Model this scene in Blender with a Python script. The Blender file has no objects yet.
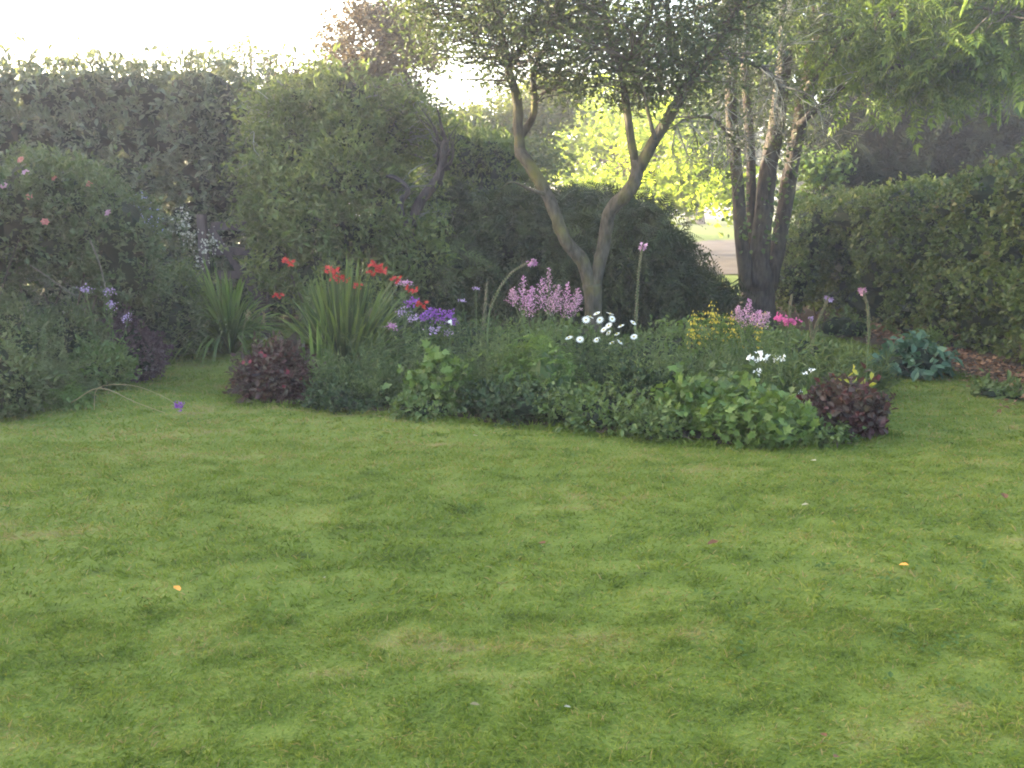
import bpy, math, random
import numpy as np
from mathutils import Vector

R = math.radians
rng = np.random.default_rng(11)
random.seed(5)
S = bpy.context.scene
COL = S.collection

# ------------------------------------------------------------------ camera, sky, sun, exposure
F, PITCH, CAMZ = 887.0, R(10.8), 1.6
cam_d = bpy.data.cameras.new("camera")
cam_d.sensor_width = 36.0
cam_d.lens = F / 1024 * 36
cam_d.clip_start, cam_d.clip_end = 0.05, 600
cam = bpy.data.objects.new("camera", cam_d)
cam.location = (0, 0, CAMZ)
cam.rotation_euler = (R(90) - PITCH, 0, 0)
COL.objects.link(cam)
S.camera = cam

HAZE = .0044
SUN_AZ, SUN_EL = R(-70), R(8.5)            # azimuth from +Y, negative is to the left
world = bpy.data.worlds.new("World")
S.world = world
world.use_nodes = True
nt = world.node_tree
sky = nt.nodes.new("ShaderNodeTexSky")
sky.sky_type = 'NISHITA'
sky.sun_disc = False
sky.sun_elevation, sky.sun_rotation = SUN_EL, SUN_AZ
sky.dust_density, sky.air_density, sky.ozone_density = 4.0, 1.0, .8
nt.nodes["Background"].inputs[1].default_value = 0.15
nt.links.new(sky.outputs[0], nt.nodes["Background"].inputs[0])
sun_d = bpy.data.lights.new("sun", 'SUN')
sun_d.energy, sun_d.angle, sun_d.color = 4.5, R(0.5), (1.0, 0.86, 0.62)
sun = bpy.data.objects.new("sun", sun_d)
sdir = Vector((math.sin(SUN_AZ) * math.cos(SUN_EL), math.cos(SUN_AZ) * math.cos(SUN_EL), math.sin(SUN_EL)))
sun.rotation_euler = (-sdir).to_track_quat('-Z', 'Y').to_euler()
sun.location = sdir * 50
COL.objects.link(sun)
vs = S.view_settings
vs.view_transform, vs.look, vs.gamma, vs.use_curve_mapping = 'Standard', 'None', 1, False
vs.exposure = 3.9
S.render.engine = 'CYCLES'
cy = S.cycles
cy.max_bounces, cy.diffuse_bounces, cy.glossy_bounces, cy.transmission_bounces = 5, 3, 2, 3
cy.volume_bounces = 0
cy.use_denoising = True
cy.filter_width = 1.9
cy.caustics_reflective = cy.caustics_refractive = False

# ------------------------------------------------------------------ small maths
CP, SP = math.cos(PITCH), math.sin(PITCH)
LAT = rng.random((256, 256))

def noise(x, y, s=1.0, seed=0):
    x = np.asarray(x, float) * s + 37.1 * seed + 1000
    y = np.asarray(y, float) * s + 91.7 * seed + 1000
    i, j = np.floor(x).astype(int), np.floor(y).astype(int)
    u, v = x - i, y - j
    u, v = u * u * (3 - 2 * u), v * v * (3 - 2 * v)
    g = lambda a, b: LAT[a % 256, b % 256]
    return (g(i, j) * (1 - u) + g(i + 1, j) * u) * (1 - v) + (g(i, j + 1) * (1 - u) + g(i + 1, j + 1) * u) * v

def sstep(a, b, x):
    t = np.clip((np.asarray(x, float) - a) / (b - a), 0, 1)
    return t * t * (3 - 2 * t)

def height(x, y):
    h = (noise(x, y, .9, 1) - .5) * .035 + (noise(x, y, 2.6, 2) - .5) * .018 + (noise(x, y, 7, 3) - .5) * .014
    h = h + .035 * np.clip((np.asarray(y) - 18), 0, 22) + .5 * sstep(40, 80, y)
    # the mown lawn ends in a soft shoulder; the strip beyond it lies a little lower
    edge = 7.75 - .26 * (np.asarray(x) + 2.6)
    return h - .09 * sstep(0.0, 0.5, np.asarray(y) - edge)

def H(x, y): return float(height(x, y))

def at(px, Y, z):                      # world point at depth Y and height z seen in column px
    return np.array([(px - 512) / F * (Y * CP + (CAMZ - z) * SP), Y, z])

def Zof(py, Y):
    v = -(py - 384) / F
    return CAMZ + Y * (-SP + v * CP) / (CP + v * SP)

def P(px, py, Y): return at(px, Y, Zof(py, Y))

def unit(a):
    a = np.asarray(a, float)
    return a / np.maximum(np.linalg.norm(a, axis=-1, keepdims=True), 1e-9)

def rdirs(n): return unit(rng.normal(size=(n, 3)))

# ------------------------------------------------------------------ materials
def newmat(name):
    m = bpy.data.materials.new(name)
    m.use_nodes = True
    return m, m.node_tree, m.node_tree.nodes["Principled BSDF"], m.node_tree.nodes["Material Output"]

def ramp(t, cols):
    n = t.nodes.new("ShaderNodeValToRGB")
    e = n.color_ramp.elements
    while len(e) < len(cols): e.new(0.5)
    for k, c in enumerate(cols):
        e[k].position = k / (len(cols) - 1)
        e[k].color = (*c, 1)
    return n

def leafmat(name, cols, trans=.35, rough=.5, spec=.22, warm=(1.25, 1.2, .6)):
    m, t, b, out = newmat(name)
    a = t.nodes.new("ShaderNodeAttribute"); a.attribute_name = "rnd"
    r = ramp(t, cols)
    t.links.new(a.outputs["Fac"], r.inputs[0])
    t.links.new(r.outputs[0], b.inputs["Base Color"])
    b.inputs["Roughness"].default_value = rough
    b.inputs["Specular IOR Level"].default_value = spec
    if trans > 0:
        mul = t.nodes.new("ShaderNodeMix"); mul.data_type = 'RGBA'; mul.blend_type = 'MULTIPLY'
        mul.inputs[0].default_value = 1
        t.links.new(r.outputs[0], mul.inputs[6]); mul.inputs[7].default_value = (*warm, 1)
        tr = t.nodes.new("ShaderNodeBsdfTranslucent")
        t.links.new(mul.outputs[2], tr.inputs[0])
        mx = t.nodes.new("ShaderNodeMixShader"); mx.inputs[0].default_value = trans
        t.links.new(b.outputs[0], mx.inputs[1]); t.links.new(tr.outputs[0], mx.inputs[2])
        t.links.new(mx.outputs[0], out.inputs[0])
    return m

def barkmat(name, c0, c1, c2, scale=9):
    m, t, b, out = newmat(name)
    tc = t.nodes.new("ShaderNodeTexCoord")
    mp = t.nodes.new("ShaderNodeMapping"); mp.inputs["Scale"].default_value = (1, 1, .3)
    t.links.new(tc.outputs["Object"], mp.inputs[0])
    n1 = t.nodes.new("ShaderNodeTexNoise"); n1.inputs["Scale"].default_value = scale * 3; n1.inputs["Detail"].default_value = 6
    n2 = t.nodes.new("ShaderNodeTexNoise"); n2.inputs["Scale"].default_value = scale * .45; n2.inputs["Detail"].default_value = 4
    t.links.new(mp.outputs[0], n1.inputs[0]); t.links.new(tc.outputs["Object"], n2.inputs[0])
    r1 = ramp(t, [c0, c0, c1, c1]); t.links.new(n1.outputs[0], r1.inputs[0])
    r2 = ramp(t, [(0, 0, 0), (0, 0, 0), (.12, .12, .12), (1, 1, 1), (1, 1, 1)]); t.links.new(n2.outputs[0], r2.inputs[0])
    mx = t.nodes.new("ShaderNodeMix"); mx.data_type = 'RGBA'
    t.links.new(r2.outputs[0], mx.inputs[0]); t.links.new(r1.outputs[0], mx.inputs[6]); mx.inputs[7].default_value = (*c2, 1)
    t.links.new(mx.outputs[2], b.inputs["Base Color"])
    b.inputs["Roughness"].default_value = .9; b.inputs["Specular IOR Level"].default_value = .15
    bp = t.nodes.new("ShaderNodeBump"); bp.inputs["Strength"].default_value = .8; bp.inputs["Distance"].default_value = .03
    t.links.new(n1.outputs[0], bp.inputs["Height"]); t.links.new(bp.outputs[0], b.inputs["Normal"])
    return m

def groundmat(name, cols, fine=90, bump=.02):
    m, t, b, out = newmat(name)
    a = t.nodes.new("ShaderNodeAttribute"); a.attribute_name = "rnd"
    tc = t.nodes.new("ShaderNodeTexCoord")
    n = t.nodes.new("ShaderNodeTexNoise"); n.inputs["Scale"].default_value = fine; n.inputs["Detail"].default_value = 5
    t.links.new(tc.outputs["Object"], n.inputs[0])
    ad = t.nodes.new("ShaderNodeMath"); ad.operation = 'MULTIPLY_ADD'
    t.links.new(n.outputs[0], ad.inputs[0]); ad.inputs[1].default_value = .7
    sb = t.nodes.new("ShaderNodeMath"); sb.operation = 'SUBTRACT'; sb.inputs[1].default_value = .35
    t.links.new(a.outputs["Fac"], sb.inputs[0]); t.links.new(sb.outputs[0], ad.inputs[2])
    r = ramp(t, cols); t.links.new(ad.outputs[0], r.inputs[0])
    t.links.new(r.outputs[0], b.inputs["Base Color"])
    b.inputs["Roughness"].default_value = .95; b.inputs["Specular IOR Level"].default_value = .1
    bp = t.nodes.new("ShaderNodeBump"); bp.inputs["Strength"].default_value = .7; bp.inputs["Distance"].default_value = bump
    t.links.new(n.outputs[0], bp.inputs["Height"]); t.links.new(bp.outputs[0], b.inputs["Normal"])
    return m

GRASS = [(.050, .074, .016), (.090, .134, .023), (.120, .165, .029), (.160, .188, .044), (.22, .18, .09)]
M = {
 'lawn': groundmat('lawn', [(.034, .049, .011), (.070, .101, .018), (.097, .131, .026), (.127, .147, .038), (.165, .13, .066)]),
 'soil': groundmat('soil', [(.018, .013, .009), (.04, .028, .018), (.06, .045, .03)], 30),
 'drive': groundmat('drive', [(.07, .058, .05), (.10, .082, .07), (.13, .108, .095)], 14, .006),
 'grass': leafmat('grass', GRASS, .35, .7, .06),
 'weed': leafmat('weed', [(.04, .075, .026), (.075, .115, .03)], .25, .9, .03),
 'laurel': leafmat('laurel', [(.052, .066, .042), (.094, .116, .072), (.155, .185, .118)], .32, .4, .45),
 'beech': leafmat('beech', [(.020, .034, .010), (.040, .066, .016), (.066, .10, .024), (.10, .13, .034), (.10, .065, .03)], .3, .45, .3),
 'rose': leafmat('rose', [(.03, .046, .022), (.064, .09, .042), (.11, .14, .066)], .35),
 'lightshrub': leafmat('lightshrub', [(.05, .072, .026), (.095, .13, .046), (.155, .195, .07)], .4),
 'purpletree': leafmat('purpletree', [(.044, .042, .030), (.072, .064, .042), (.10, .098, .05)], .35, warm=(1.3, .95, .6)),
 'greybush': leafmat('greybush', [(.04, .054, .026), (.075, .098, .045), (.12, .145, .07)], .3, .6, .12),
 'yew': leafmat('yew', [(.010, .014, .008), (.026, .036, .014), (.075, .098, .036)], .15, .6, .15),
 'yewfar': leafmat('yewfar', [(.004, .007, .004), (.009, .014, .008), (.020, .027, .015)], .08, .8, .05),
 'crown': leafmat('crown', [(.035, .05, .026), (.06, .085, .036), (.10, .125, .05)], .4),
 'robinia': leafmat('robinia', [(.046, .078, .017), (.082, .128, .024), (.125, .175, .036)], .46),
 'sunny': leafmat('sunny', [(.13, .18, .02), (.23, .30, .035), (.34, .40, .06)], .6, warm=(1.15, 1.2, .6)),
 'olive': leafmat('olive', [(.05, .07, .02), (.09, .115, .03), (.14, .16, .04)], .45),
 'croc': leafmat('croc', [(.032, .052, .026), (.062, .095, .036), (.12, .165, .055)], .35),
 'lime': leafmat('lime', [(.055, .09, .025), (.09, .145, .036), (.13, .19, .05)], .35),
 'mid': leafmat('mid', [(.042, .068, .024), (.075, .115, .038), (.125, .17, .058)], .35, .5, .25),
 'feather': leafmat('feather', [(.05, .074, .032), (.085, .12, .05), (.135, .17, .075)], .35, .6, .15),
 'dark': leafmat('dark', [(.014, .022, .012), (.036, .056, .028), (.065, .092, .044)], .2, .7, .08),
 'darkred': leafmat('darkred', [(.028, .014, .017), (.055, .022, .026), (.05, .045, .03), (.11, .02, .028)], .25, warm=(1.3, .8, .8)),
 'plum': leafmat('plum', [(.030, .02, .026), (.06, .038, .048), (.09, .08, .08)], .25, warm=(1.2, .8, .8)),
 'cabbage': leafmat('cabbage', [(.04, .085, .05), (.06, .12, .075), (.09, .15, .1)], .2),
 'yellowleaf': leafmat('yellowleaf', [(.2, .22, .03), (.3, .3, .05)], .4),
 'dead': leafmat('dead', [(.09, .045, .028), (.16, .09, .055), (.24, .15, .10)], .15, .8, .1),
 'pods': leafmat('pods', [(.07, .075, .04), (.12, .12, .07), (.16, .13, .10)], .2, .7, .1),
 'straw': leafmat('straw', [(.18, .15, .09), (.28, .24, .15)], .3, .7, .2),
 'stem': leafmat('stem', [(.05, .08, .03), (.09, .12, .05)], 0, .6),
 'twig': leafmat('twig', [(.05, .04, .032), (.09, .075, .06), (.13, .115, .1)], 0, .9, .1),
 'greytwig': leafmat('greytwig', [(.10, .095, .085), (.17, .175, .165), (.25, .27, .25)], 0, .9, .1),
 'red': leafmat('red', [(.34, .03, .03), (.52, .07, .05)], .3, warm=(1, .8, .8)),
 'pink': leafmat('pink', [(.38, .16, .33), (.52, .28, .46), (.62, .42, .54)], .35, warm=(1, .9, 1)),
 'hotpink': leafmat('hotpink', [(.5, .08, .25), (.62, .16, .36)], .35, warm=(1, .8, 1)),
 'palepink': leafmat('palepink', [(.38, .2, .31), (.52, .34, .43)], .35, warm=(1, .9, 1)),
 'salmon': leafmat('salmon', [(.38, .14, .12), (.5, .24, .2)], .35, warm=(1, .9, .9)),
 'purple': leafmat('purple', [(.16, .05, .27), (.28, .11, .40)], .3, warm=(1, .8, 1)),
 'mauve': leafmat('mauve', [(.28, .2, .36), (.42, .32, .5)], .3, warm=(1, .9, 1)),
 'crimson': leafmat('crimson', [(.11, .012, .026), (.20, .025, .045)], .25, warm=(1, .7, .8)),
 'blue': leafmat('blue', [(.18, .2, .5), (.42, .45, .72)], .3, warm=(.9, .9, 1)),
 'white': leafmat('white', [(.72, .74, .74), (.82, .83, .82)], .3, warm=(1, 1, 1)),
 'cream': leafmat('cream', [(.28, .29, .26), (.44, .45, .42)], .3, warm=(1, 1, .9)),
 'petal': leafmat('petal', [(.22, .21, .16), (.30, .29, .23)], .2),
 'yellow': leafmat('yellow', [(.36, .31, .04), (.5, .42, .06)], .3, warm=(1, .9, .6)),
 'orange': leafmat('orange', [(.5, .2, .03), (.6, .28, .06)], .2),
 'trunk': barkmat('trunk_bark', (.022, .019, .018), (.08, .071, .064), (.095, .09, .03)),
 'trunk2': barkmat('stem_bark', (.02, .016, .016), (.075, .062, .058), (.09, .08, .05)),
 'deadbark': barkmat('dead_bark', (.018, .014, .017), (.06, .05, .056), (.09, .085, .085)),
 'gate': barkmat('gate_wood', (.03, .022, .026), (.065, .05, .056), (.08, .07, .07), 6),
}

# ------------------------------------------------------------------ mesh collecting
class MB:
    def __init__(self):
        self.V, self.T, self.A, self.K, self.n = [], [], [], [], 0
    def add(self, v, t, rnd=.5, k=0):
        v = np.asarray(v, np.float32).reshape(-1, 3); t = np.asarray(t, np.int32).reshape(-1, 3)
        self.V.append(v); self.T.append(t + self.n)
        self.A.append(np.broadcast_to(np.asarray(rnd, np.float32), (len(v),)))
        self.K.append(np.full(len(t), k, np.int32)); self.n += len(v)
    def build(self, name, mats, parent=None, smooth=False):
        v = np.concatenate(self.V); t = np.concatenate(self.T)
        if parent is not None: v = v - np.array(parent.location, np.float32)
        me = bpy.data.meshes.new(name)
        me.vertices.add(len(v)); me.vertices.foreach_set("co", v.ravel().astype(np.float32))
        me.loops.add(len(t) * 3); me.loops.foreach_set("vertex_index", t.ravel().astype(np.int32))
        me.polygons.add(len(t)); me.polygons.foreach_set("loop_start", np.arange(0, len(t) * 3, 3, dtype=np.int32))
        me.polygons.foreach_set("material_index", np.concatenate(self.K))
        me.polygons.foreach_set("use_smooth", np.full(len(t), smooth))
        for m in (mats if isinstance(mats, (list, tuple)) else [mats]): me.materials.append(M[m])
        at_ = me.attributes.new("rnd", 'FLOAT', 'POINT')
        at_.data.foreach_set("value", np.concatenate(self.A).astype(np.float32))
        me.update(); me.validate()
        o = bpy.data.objects.new(name, me); COL.objects.link(o)
        o.parent = parent
        return o

LEAF = (np.array([(0, 0, 0), (.42, .5, .1), (1, 0, -.08), (.42, -.5, .1)]), [(0, 1, 2), (0, 2, 3)])
OVAL = (np.array([(0, 0, 0), (.22, .38, .07), (.6, .5, .08), (1, 0, -.1), (.6, -.5, .08), (.22, -.38, .07)]),
        [(0, 1, 3), (1, 2, 3), (0, 3, 5), (5, 3, 4)])
BLADE = (np.array([(0, .5, 0), (0, -.5, 0), (.55, .36, 0), (.55, -.36, 0), (1, 0, 0)]), [(0, 1, 2), (1, 3, 2), (2, 3, 4)])
STRAP = (np.array([(a, s * w, 0) for a, w in ((0, .35), (.25, .5), (.5, .5), (.75, .38)) for s in (1, -1)] + [(1, 0, 0)]),
         [(0, 1, 2), (1, 3, 2), (2, 3, 4), (3, 5, 4), (4, 5, 6), (5, 7, 6), (6, 7, 8)])
def pinnate(k, lw, sl, taper=.5, tip=True):
    v, t = [], []
    for i in range(k):
        a = .12 + .8 * i / max(k - 1, 1)
        l = sl * (1 - taper * abs(i / max(k - 1, 1) - .35))
        for s in (1, -1):
            b = len(v)
            v += [(a, 0, 0), (a + l * .12 + lw * .5, s * l * .5, .02), (a + l * .45, s * l, -.05), (a + l * .28 - lw * .5, s * l * .5, .02)]
            t += [(b, b + 1, b + 2), (b, b + 2, b + 3)]
    if tip:
        b = len(v); v += [(.9, 0, 0), (1.0, lw * .7, 0), (1.15, 0, -.04), (1.0, -lw * .7, 0)]; t += [(b, b + 1, b + 2), (b, b + 2, b + 3)]
    b = len(v); v += [(0, .008, .005), (0, -.008, .005), (1, 0, .005)]; t += [(b, b + 1, b + 2)]
    return np.array(v), t
FROND = pinnate(6, .13, .34)
def needle(k, sl):
    v, t = [], []
    for i in range(k):
        a = .05 + .9 * i / (k - 1); l = sl * (1.05 - .8 * i / (k - 1))
        for s in (1, -1):
            b = len(v); v += [(a, 0, 0), (a + .06, 0, 0), (a + l * .75, s * l, -.03)]; t += [(b, b + 1, b + 2)]
    b = len(v); v += [(0, .012, 0), (0, -.012, 0), (1.05, 0, 0)]; t += [(b, b + 1, b + 2)]
    return np.array(v), t
SPRAY = needle(9, .3)
PALM = (np.array([(0, 0, 0)] + [(.5 * math.cos(R(a)) * l + .0, math.sin(R(a)) * l * .9, .05) for a, l in
        ((-130, .35), (-95, .6), (-70, .4), (-45, .8), (-22, .5), (0, 1.0), (22, .5), (45, .8), (70, .4), (95, .6), (130, .35))]),
        [(0, i, i + 1) for i in range(1, 11)])
PALM[0][:, 0] = np.where(np.arange(12) > 0, PALM[0][:, 0] * 1.6 + .1, 0)

def inst(mb, T, pos, d, n, L, W, rnd, k=0, droop=0.0):
    pos = np.atleast_2d(np.asarray(pos, float)); N = len(pos)
    d = unit(np.broadcast_to(d, (N, 3))); n = np.broadcast_to(n, (N, 3))
    s = unit(np.cross(n, d)); n = np.cross(d, s)
    L = np.broadcast_to(np.asarray(L, float), (N,))[:, None, None]; W = np.broadcast_to(np.asarray(W, float), (N,))[:, None, None]
    tv, tf = T
    a, b, c = tv[None, :, 0:1], tv[None, :, 1:2], tv[None, :, 2:3]
    V = pos[:, None] + a * L * d[:, None] + b * W * s[:, None] + c * L * n[:, None]
    dr = np.broadcast_to(np.asarray(droop, float), (N,))[:, None]
    V[:, :, 2] -= dr * (tv[None, :, 0] ** 2) * L[:, :, 0]
    m = len(tv)
    F_ = np.asarray(tf)[None] + (np.arange(N) * m)[:, None, None]
    mb.add(V.reshape(-1, 3), F_.reshape(-1, 3), np.repeat(np.clip(np.broadcast_to(rnd, (N,)), 0, 1), m), k)

def smooth_path(pts, rad, m=4):
    pts = np.asarray(pts, float); rad = np.asarray(rad, float)
    if len(pts) < 3: m = max(m, 3)
    q = np.concatenate([[2 * pts[0] - pts[1]], pts, [2 * pts[-1] - pts[-2]]])
    o, r = [], []
    for i in range(1, len(q) - 2):
        for u in np.linspace(0, 1, m, endpoint=False):
            p0, p1, p2, p3 = q[i - 1], q[i], q[i + 1], q[i + 2]
            o.append(.5 * ((2 * p1) + (p2 - p0) * u + (2 * p0 - 5 * p1 + 4 * p2 - p3) * u * u + (3 * p1 - p0 - 3 * p2 + p3) * u ** 3))
            r.append(rad[i - 1] * (1 - u) + rad[i] * u)
    return np.array(o + [pts[-1]]), np.array(r + [rad[-1]])

def tube(mb, pts, rad, sides=6, rnd=.5, k=0, rough=0.0, m=4):
    pts = np.asarray(pts, float); rad = np.broadcast_to(np.asarray(rad, float), (len(pts),))
    p, r = smooth_path(pts, rad, m) if m > 1 else (pts, rad)
    tg = unit(np.gradient(p, axis=0))
    ref = np.array([0, 0, 1.]) if abs(tg[0][2]) < .8 else np.array([1., 0, 0])
    s = unit(np.cross(tg, ref)); u = np.cross(s, tg)
    an = np.linspace(0, 2 * math.pi, sides, endpoint=False)
    jit = 1 + rough * rng.normal(size=(len(p), sides)) if rough else 1
    ring = p[:, None] + (r[:, None] * jit)[:, :, None] * (np.cos(an)[None, :, None] * s[:, None] + np.sin(an)[None, :, None] * u[:, None])
    V = np.concatenate([ring.reshape(-1, 3), p[:1], p[-1:]])
    t = []
    for i in range(len(p) - 1):
        for j in range(sides):
            a, b = i * sides + j, i * sides + (j + 1) % sides
            t += [(a, b, b + sides), (a, b + sides, a + sides)]
    e = len(p) * sides
    for j in range(sides):
        t += [(e, (j + 1) % sides, j), (e + 1, e - sides + j, e - sides + (j + 1) % sides)]
    mb.add(V, t, rnd, k)
    return p

def box(mb, c, size, rot=0, rnd=.5, tilt=0):
    h = np.array(size) / 2
    v = np.array([(x, y, z) for x in (-1, 1) for y in (-1, 1) for z in (-1, 1)], float) * h
    ct, st = math.cos(tilt), math.sin(tilt)
    v = np.stack([v[:, 0] * ct - v[:, 2] * st, v[:, 1], v[:, 0] * st + v[:, 2] * ct], 1)
    cr, sr = math.cos(rot), math.sin(rot)
    v = np.stack([v[:, 0] * cr - v[:, 1] * sr, v[:, 0] * sr + v[:, 1] * cr, v[:, 2]], 1) + np.array(c)
    q = [(0, 1, 3, 2), (4, 6, 7, 5), (0, 4, 5, 1), (2, 3, 7, 6), (0, 2, 6, 4), (1, 5, 7, 3)]
    mb.add(v, [x for a, b, c_, d in q for x in ((a, b, c_), (a, c_, d))], rnd)

def ball(mb, c, r, rnd=.5, k=0, seg=8, rings=5, jitter=0.0):
    r = np.broadcast_to(np.asarray(r, float), (3,))
    v = [(0, 0, 1)] + [(math.sin(math.pi * i / rings) * math.cos(2 * math.pi * j / seg), math.sin(math.pi * i / rings) * math.sin(2 * math.pi * j / seg),
         math.cos(math.pi * i / rings)) for i in range(1, rings) for j in range(seg)] + [(0, 0, -1)]
    v = np.array(v)
    if jitter: v = v * (1 + jitter * rng.normal(size=(len(v), 1)))
    t = []
    for j in range(seg):
        t.append((0, 1 + j, 1 + (j + 1) % seg)); e = len(v) - 1
        t.append((e, 1 + (rings - 2) * seg + (j + 1) % seg, 1 + (rings - 2) * seg + j))
    for i in range(rings - 2):
        for j in range(seg):
            a, b = 1 + i * seg + j, 1 + i * seg + (j + 1) % seg
            t += [(a, a + seg, b + seg), (a, b + seg, b)]
    mb.add(v * r + np.array(c), t, rnd, k)

# ------------------------------------------------------------------ things
def thing(name, label, cat, loc, group=None):
    o = bpy.data.objects.new(name, None); COL.objects.link(o)
    o.empty_display_size = .2
    o.location = [float(q) for q in loc]
    o["label"], o["category"] = label, cat
    if group: o["group"] = group
    return o
def tag(o, label, cat, group=None):
    o["label"], o["category"] = label, cat
    if group: o["group"] = group
    return o
def struct(o): o["kind"] = "structure"; return o
def stuff(o, label=None, cat=None):
    o["kind"] = "stuff"
    if label: o["label"] = label
    if cat: o["category"] = cat
    return o

def lump_pts(lumps, n, depth=.14, cull=.8, gap=.36):
    """points near the skin of a union of ellipsoids, with outward normals"""
    c = np.array([l[0] for l in lumps], float); r = np.array([np.broadcast_to(l[1], (3,)) for l in lumps], float)
    w = (r[:, 0] * r[:, 2] + r[:, 1] * r[:, 2] + r[:, 0] * r[:, 1]); w /= w.sum()
    out_p, out_n = [], []
    got = 0
    while got < n:
        k = rng.choice(len(lumps), size=n, p=w); d = rdirs(n)
        rad = 1 - np.abs(rng.normal(size=n)) * depth + .04 * rng.normal(size=n)
        p = c[k] + r[k] * d * rad[:, None]
        q = np.linalg.norm((p[:, None] - c[None]) / r[None], axis=2)
        q[np.arange(n), k] = 9
        hol = noise(p[:, 0] * 1.0 + p[:, 1] * .7, p[:, 2] - p[:, 1] * .4, 3.1, 50) * .6 + noise(p[:, 0] + p[:, 1] * .5, p[:, 2] + p[:, 1] * .3, 7.3, 51) * .4
        ok = (q.min(1) > cull) & ((hol > gap) | (rng.random(n) < .25)) & (p[:, 2] > height(p[:, 0], p[:, 1]) + .02)
        out_p.append(p[ok]); out_n.append(unit(d / r[k])[ok]); got += ok.sum()
        if ok.sum() < 5: break
    return np.concatenate(out_p)[:n], np.concatenate(out_n)[:n]

def lump_leaves(mb, lumps, n, size, T=LEAF, asp=.5, per=8, spread=.09, depth=.14, up=.5, core=0, corek=0, droop=0, tipbias=.25, k=0, out=.8, gap=.36):
    nc = max(1, n // per)
    p, nr = lump_pts(lumps, nc, depth, gap=gap)
    tone = rng.random(len(p)); m = len(p)
    ax = unit(nr * .7 + np.array([0, 0, up * .9]) + rng.normal(size=(m, 3)) * .35)       # every cluster is a leafy shoot
    ln = spread * (1.2 + 2.2 * rng.random(m) ** 2 + 3.5 * (rng.random(m) > .94))
    p, nr, ax, tone, ln = [np.repeat(q, per, 0) for q in (p, nr, ax, tone, ln)]
    N = len(p)
    p = p + ax * (ln * (rng.random(N) * 1.3 - .5))[:, None] + rng.normal(size=(N, 3)) * spread * .38
    d = unit(ax * .55 + nr * out * .35 + rng.normal(size=(N, 3)) * .62)
    nn = unit(ax * .5 + np.array([0, 0, up]) + rng.normal(size=(N, 3)) * .45)
    L = size * (.55 + .8 * rng.random(N))
    rnd = np.clip(.25 * tone + .45 * noise(p[:, 0] + p[:, 1] * .6, p[:, 2] + p[:, 1] * .3, 2.6, 40) + .36 * rng.random(N), 0, 1)
    inst(mb, T, p - d * L[:, None] * .4, d, nn, L, L * asp, rnd, k, droop)
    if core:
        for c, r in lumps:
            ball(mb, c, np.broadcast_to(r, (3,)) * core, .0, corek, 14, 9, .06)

def stems_from(mb, base, lumps, n, r0, r1=.004, k=0, spread=.15):
    for i in range(n):
        c, r = lumps[i % len(lumps)]
        e = np.array(c) + np.broadcast_to(r, (3,)) * rdirs(1)[0] * .6
        b = np.array(base) + np.array([rng.normal() * spread, rng.normal() * spread, -.05])
        m_ = (b + e) / 2 + rng.normal(size=3) * .12 * np.linalg.norm(e - b)
        tube(mb, [b, m_, e], [r0, r0 * .7, r1], 5, rng.random(), k)

def px_lumps(lst):
    """(px, py, Y, rx px, ry px, depth radius m) -> ellipsoids in the world"""
    o = []
    for px, py, Y, rx, ry, rd in lst:
        c = P(px, py, Y); s = Y / F
        o.append((c, (rx * s, rd, ry * s)))
    return o

def shrub(name, label, cat, lumps, n, size, mat, base=None, T=LEAF, asp=.5, per=8, spread=.09, depth=.14, core=.8, coremat='dark', nst=8, str_=.015, group=None, **kw):
    c = np.mean([l[0] for l in lumps], 0)
    if base is None: base = (c[0], c[1], H(c[0], c[1]))
    root = thing(name, label, cat, base, group)
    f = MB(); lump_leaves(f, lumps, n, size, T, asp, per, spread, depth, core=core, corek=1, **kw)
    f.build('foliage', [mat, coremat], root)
    if nst:
        s = MB(); stems_from(s, base, lumps, nst, str_); s.build('stems', 'twig', root)
    return root

# ------------------------------------------------------------------ the ground
def axis(*segs):
    o = []
    for a, b, st in segs: o += list(np.arange(a, b, st))
    return np.array(o + [segs[-1][1]])
XS = axis((-140, -40, 10), (-40, -9, 1.0), (-9, 9, .1), (9, 40, 1.0), (40, 140, 10))
YS = axis((-60, -6, 6), (-6, 1, .5), (1, 14, .1), (14, 42, .5), (42, 200, 8))

BED = np.array([(-2.5, 7.75), (-2.3, 7.45), (-1.6, 7.3), (-.9, 7.0), (-.25, 6.75), (.4, 6.5), (1.0, 6.25), (1.7, 6.1), (2.3, 6.1), (2.75, 6.4),
                (3.0, 7.4), (3.2, 8.6), (3.4, 10.2), (3.6, 14.6), (-.5, 15), (-3.0, 14.5), (-3.1, 12), (-2.9, 9)])
BORDER = np.array([(-9, 3.5), (-4.9, 5.6), (-4.3, 6.6), (-4.05, 7.4), (-4.0, 8.2), (-4.05, 9.0), (-4.0, 10.2), (-3.7, 11.4), (-3.5, 13), (-3, 16), (-20, 17), (-20, 3.5)])
HBED = np.array([(5.6, 5.5), (4.9, 7.4), (4.75, 9.2), (4.6, 11), (4.3, 12.5), (3.6, 14.6), (4, 18), (9, 18), (9, 5.5)])
def inside(x, y, poly):
    x = np.asarray(x); y = np.asarray(y); r = np.zeros(x.shape, bool)
    j = len(poly) - 1
    for i in range(len(poly)):
        xi, yi = poly[i]; xj, yj = poly[j]
        if yi != yj:
            r ^= ((yi > y) != (yj > y)) & (x < (xj - xi) * (y - yi) / (yj - yi) + xi)
        j = i
    return r

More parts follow.
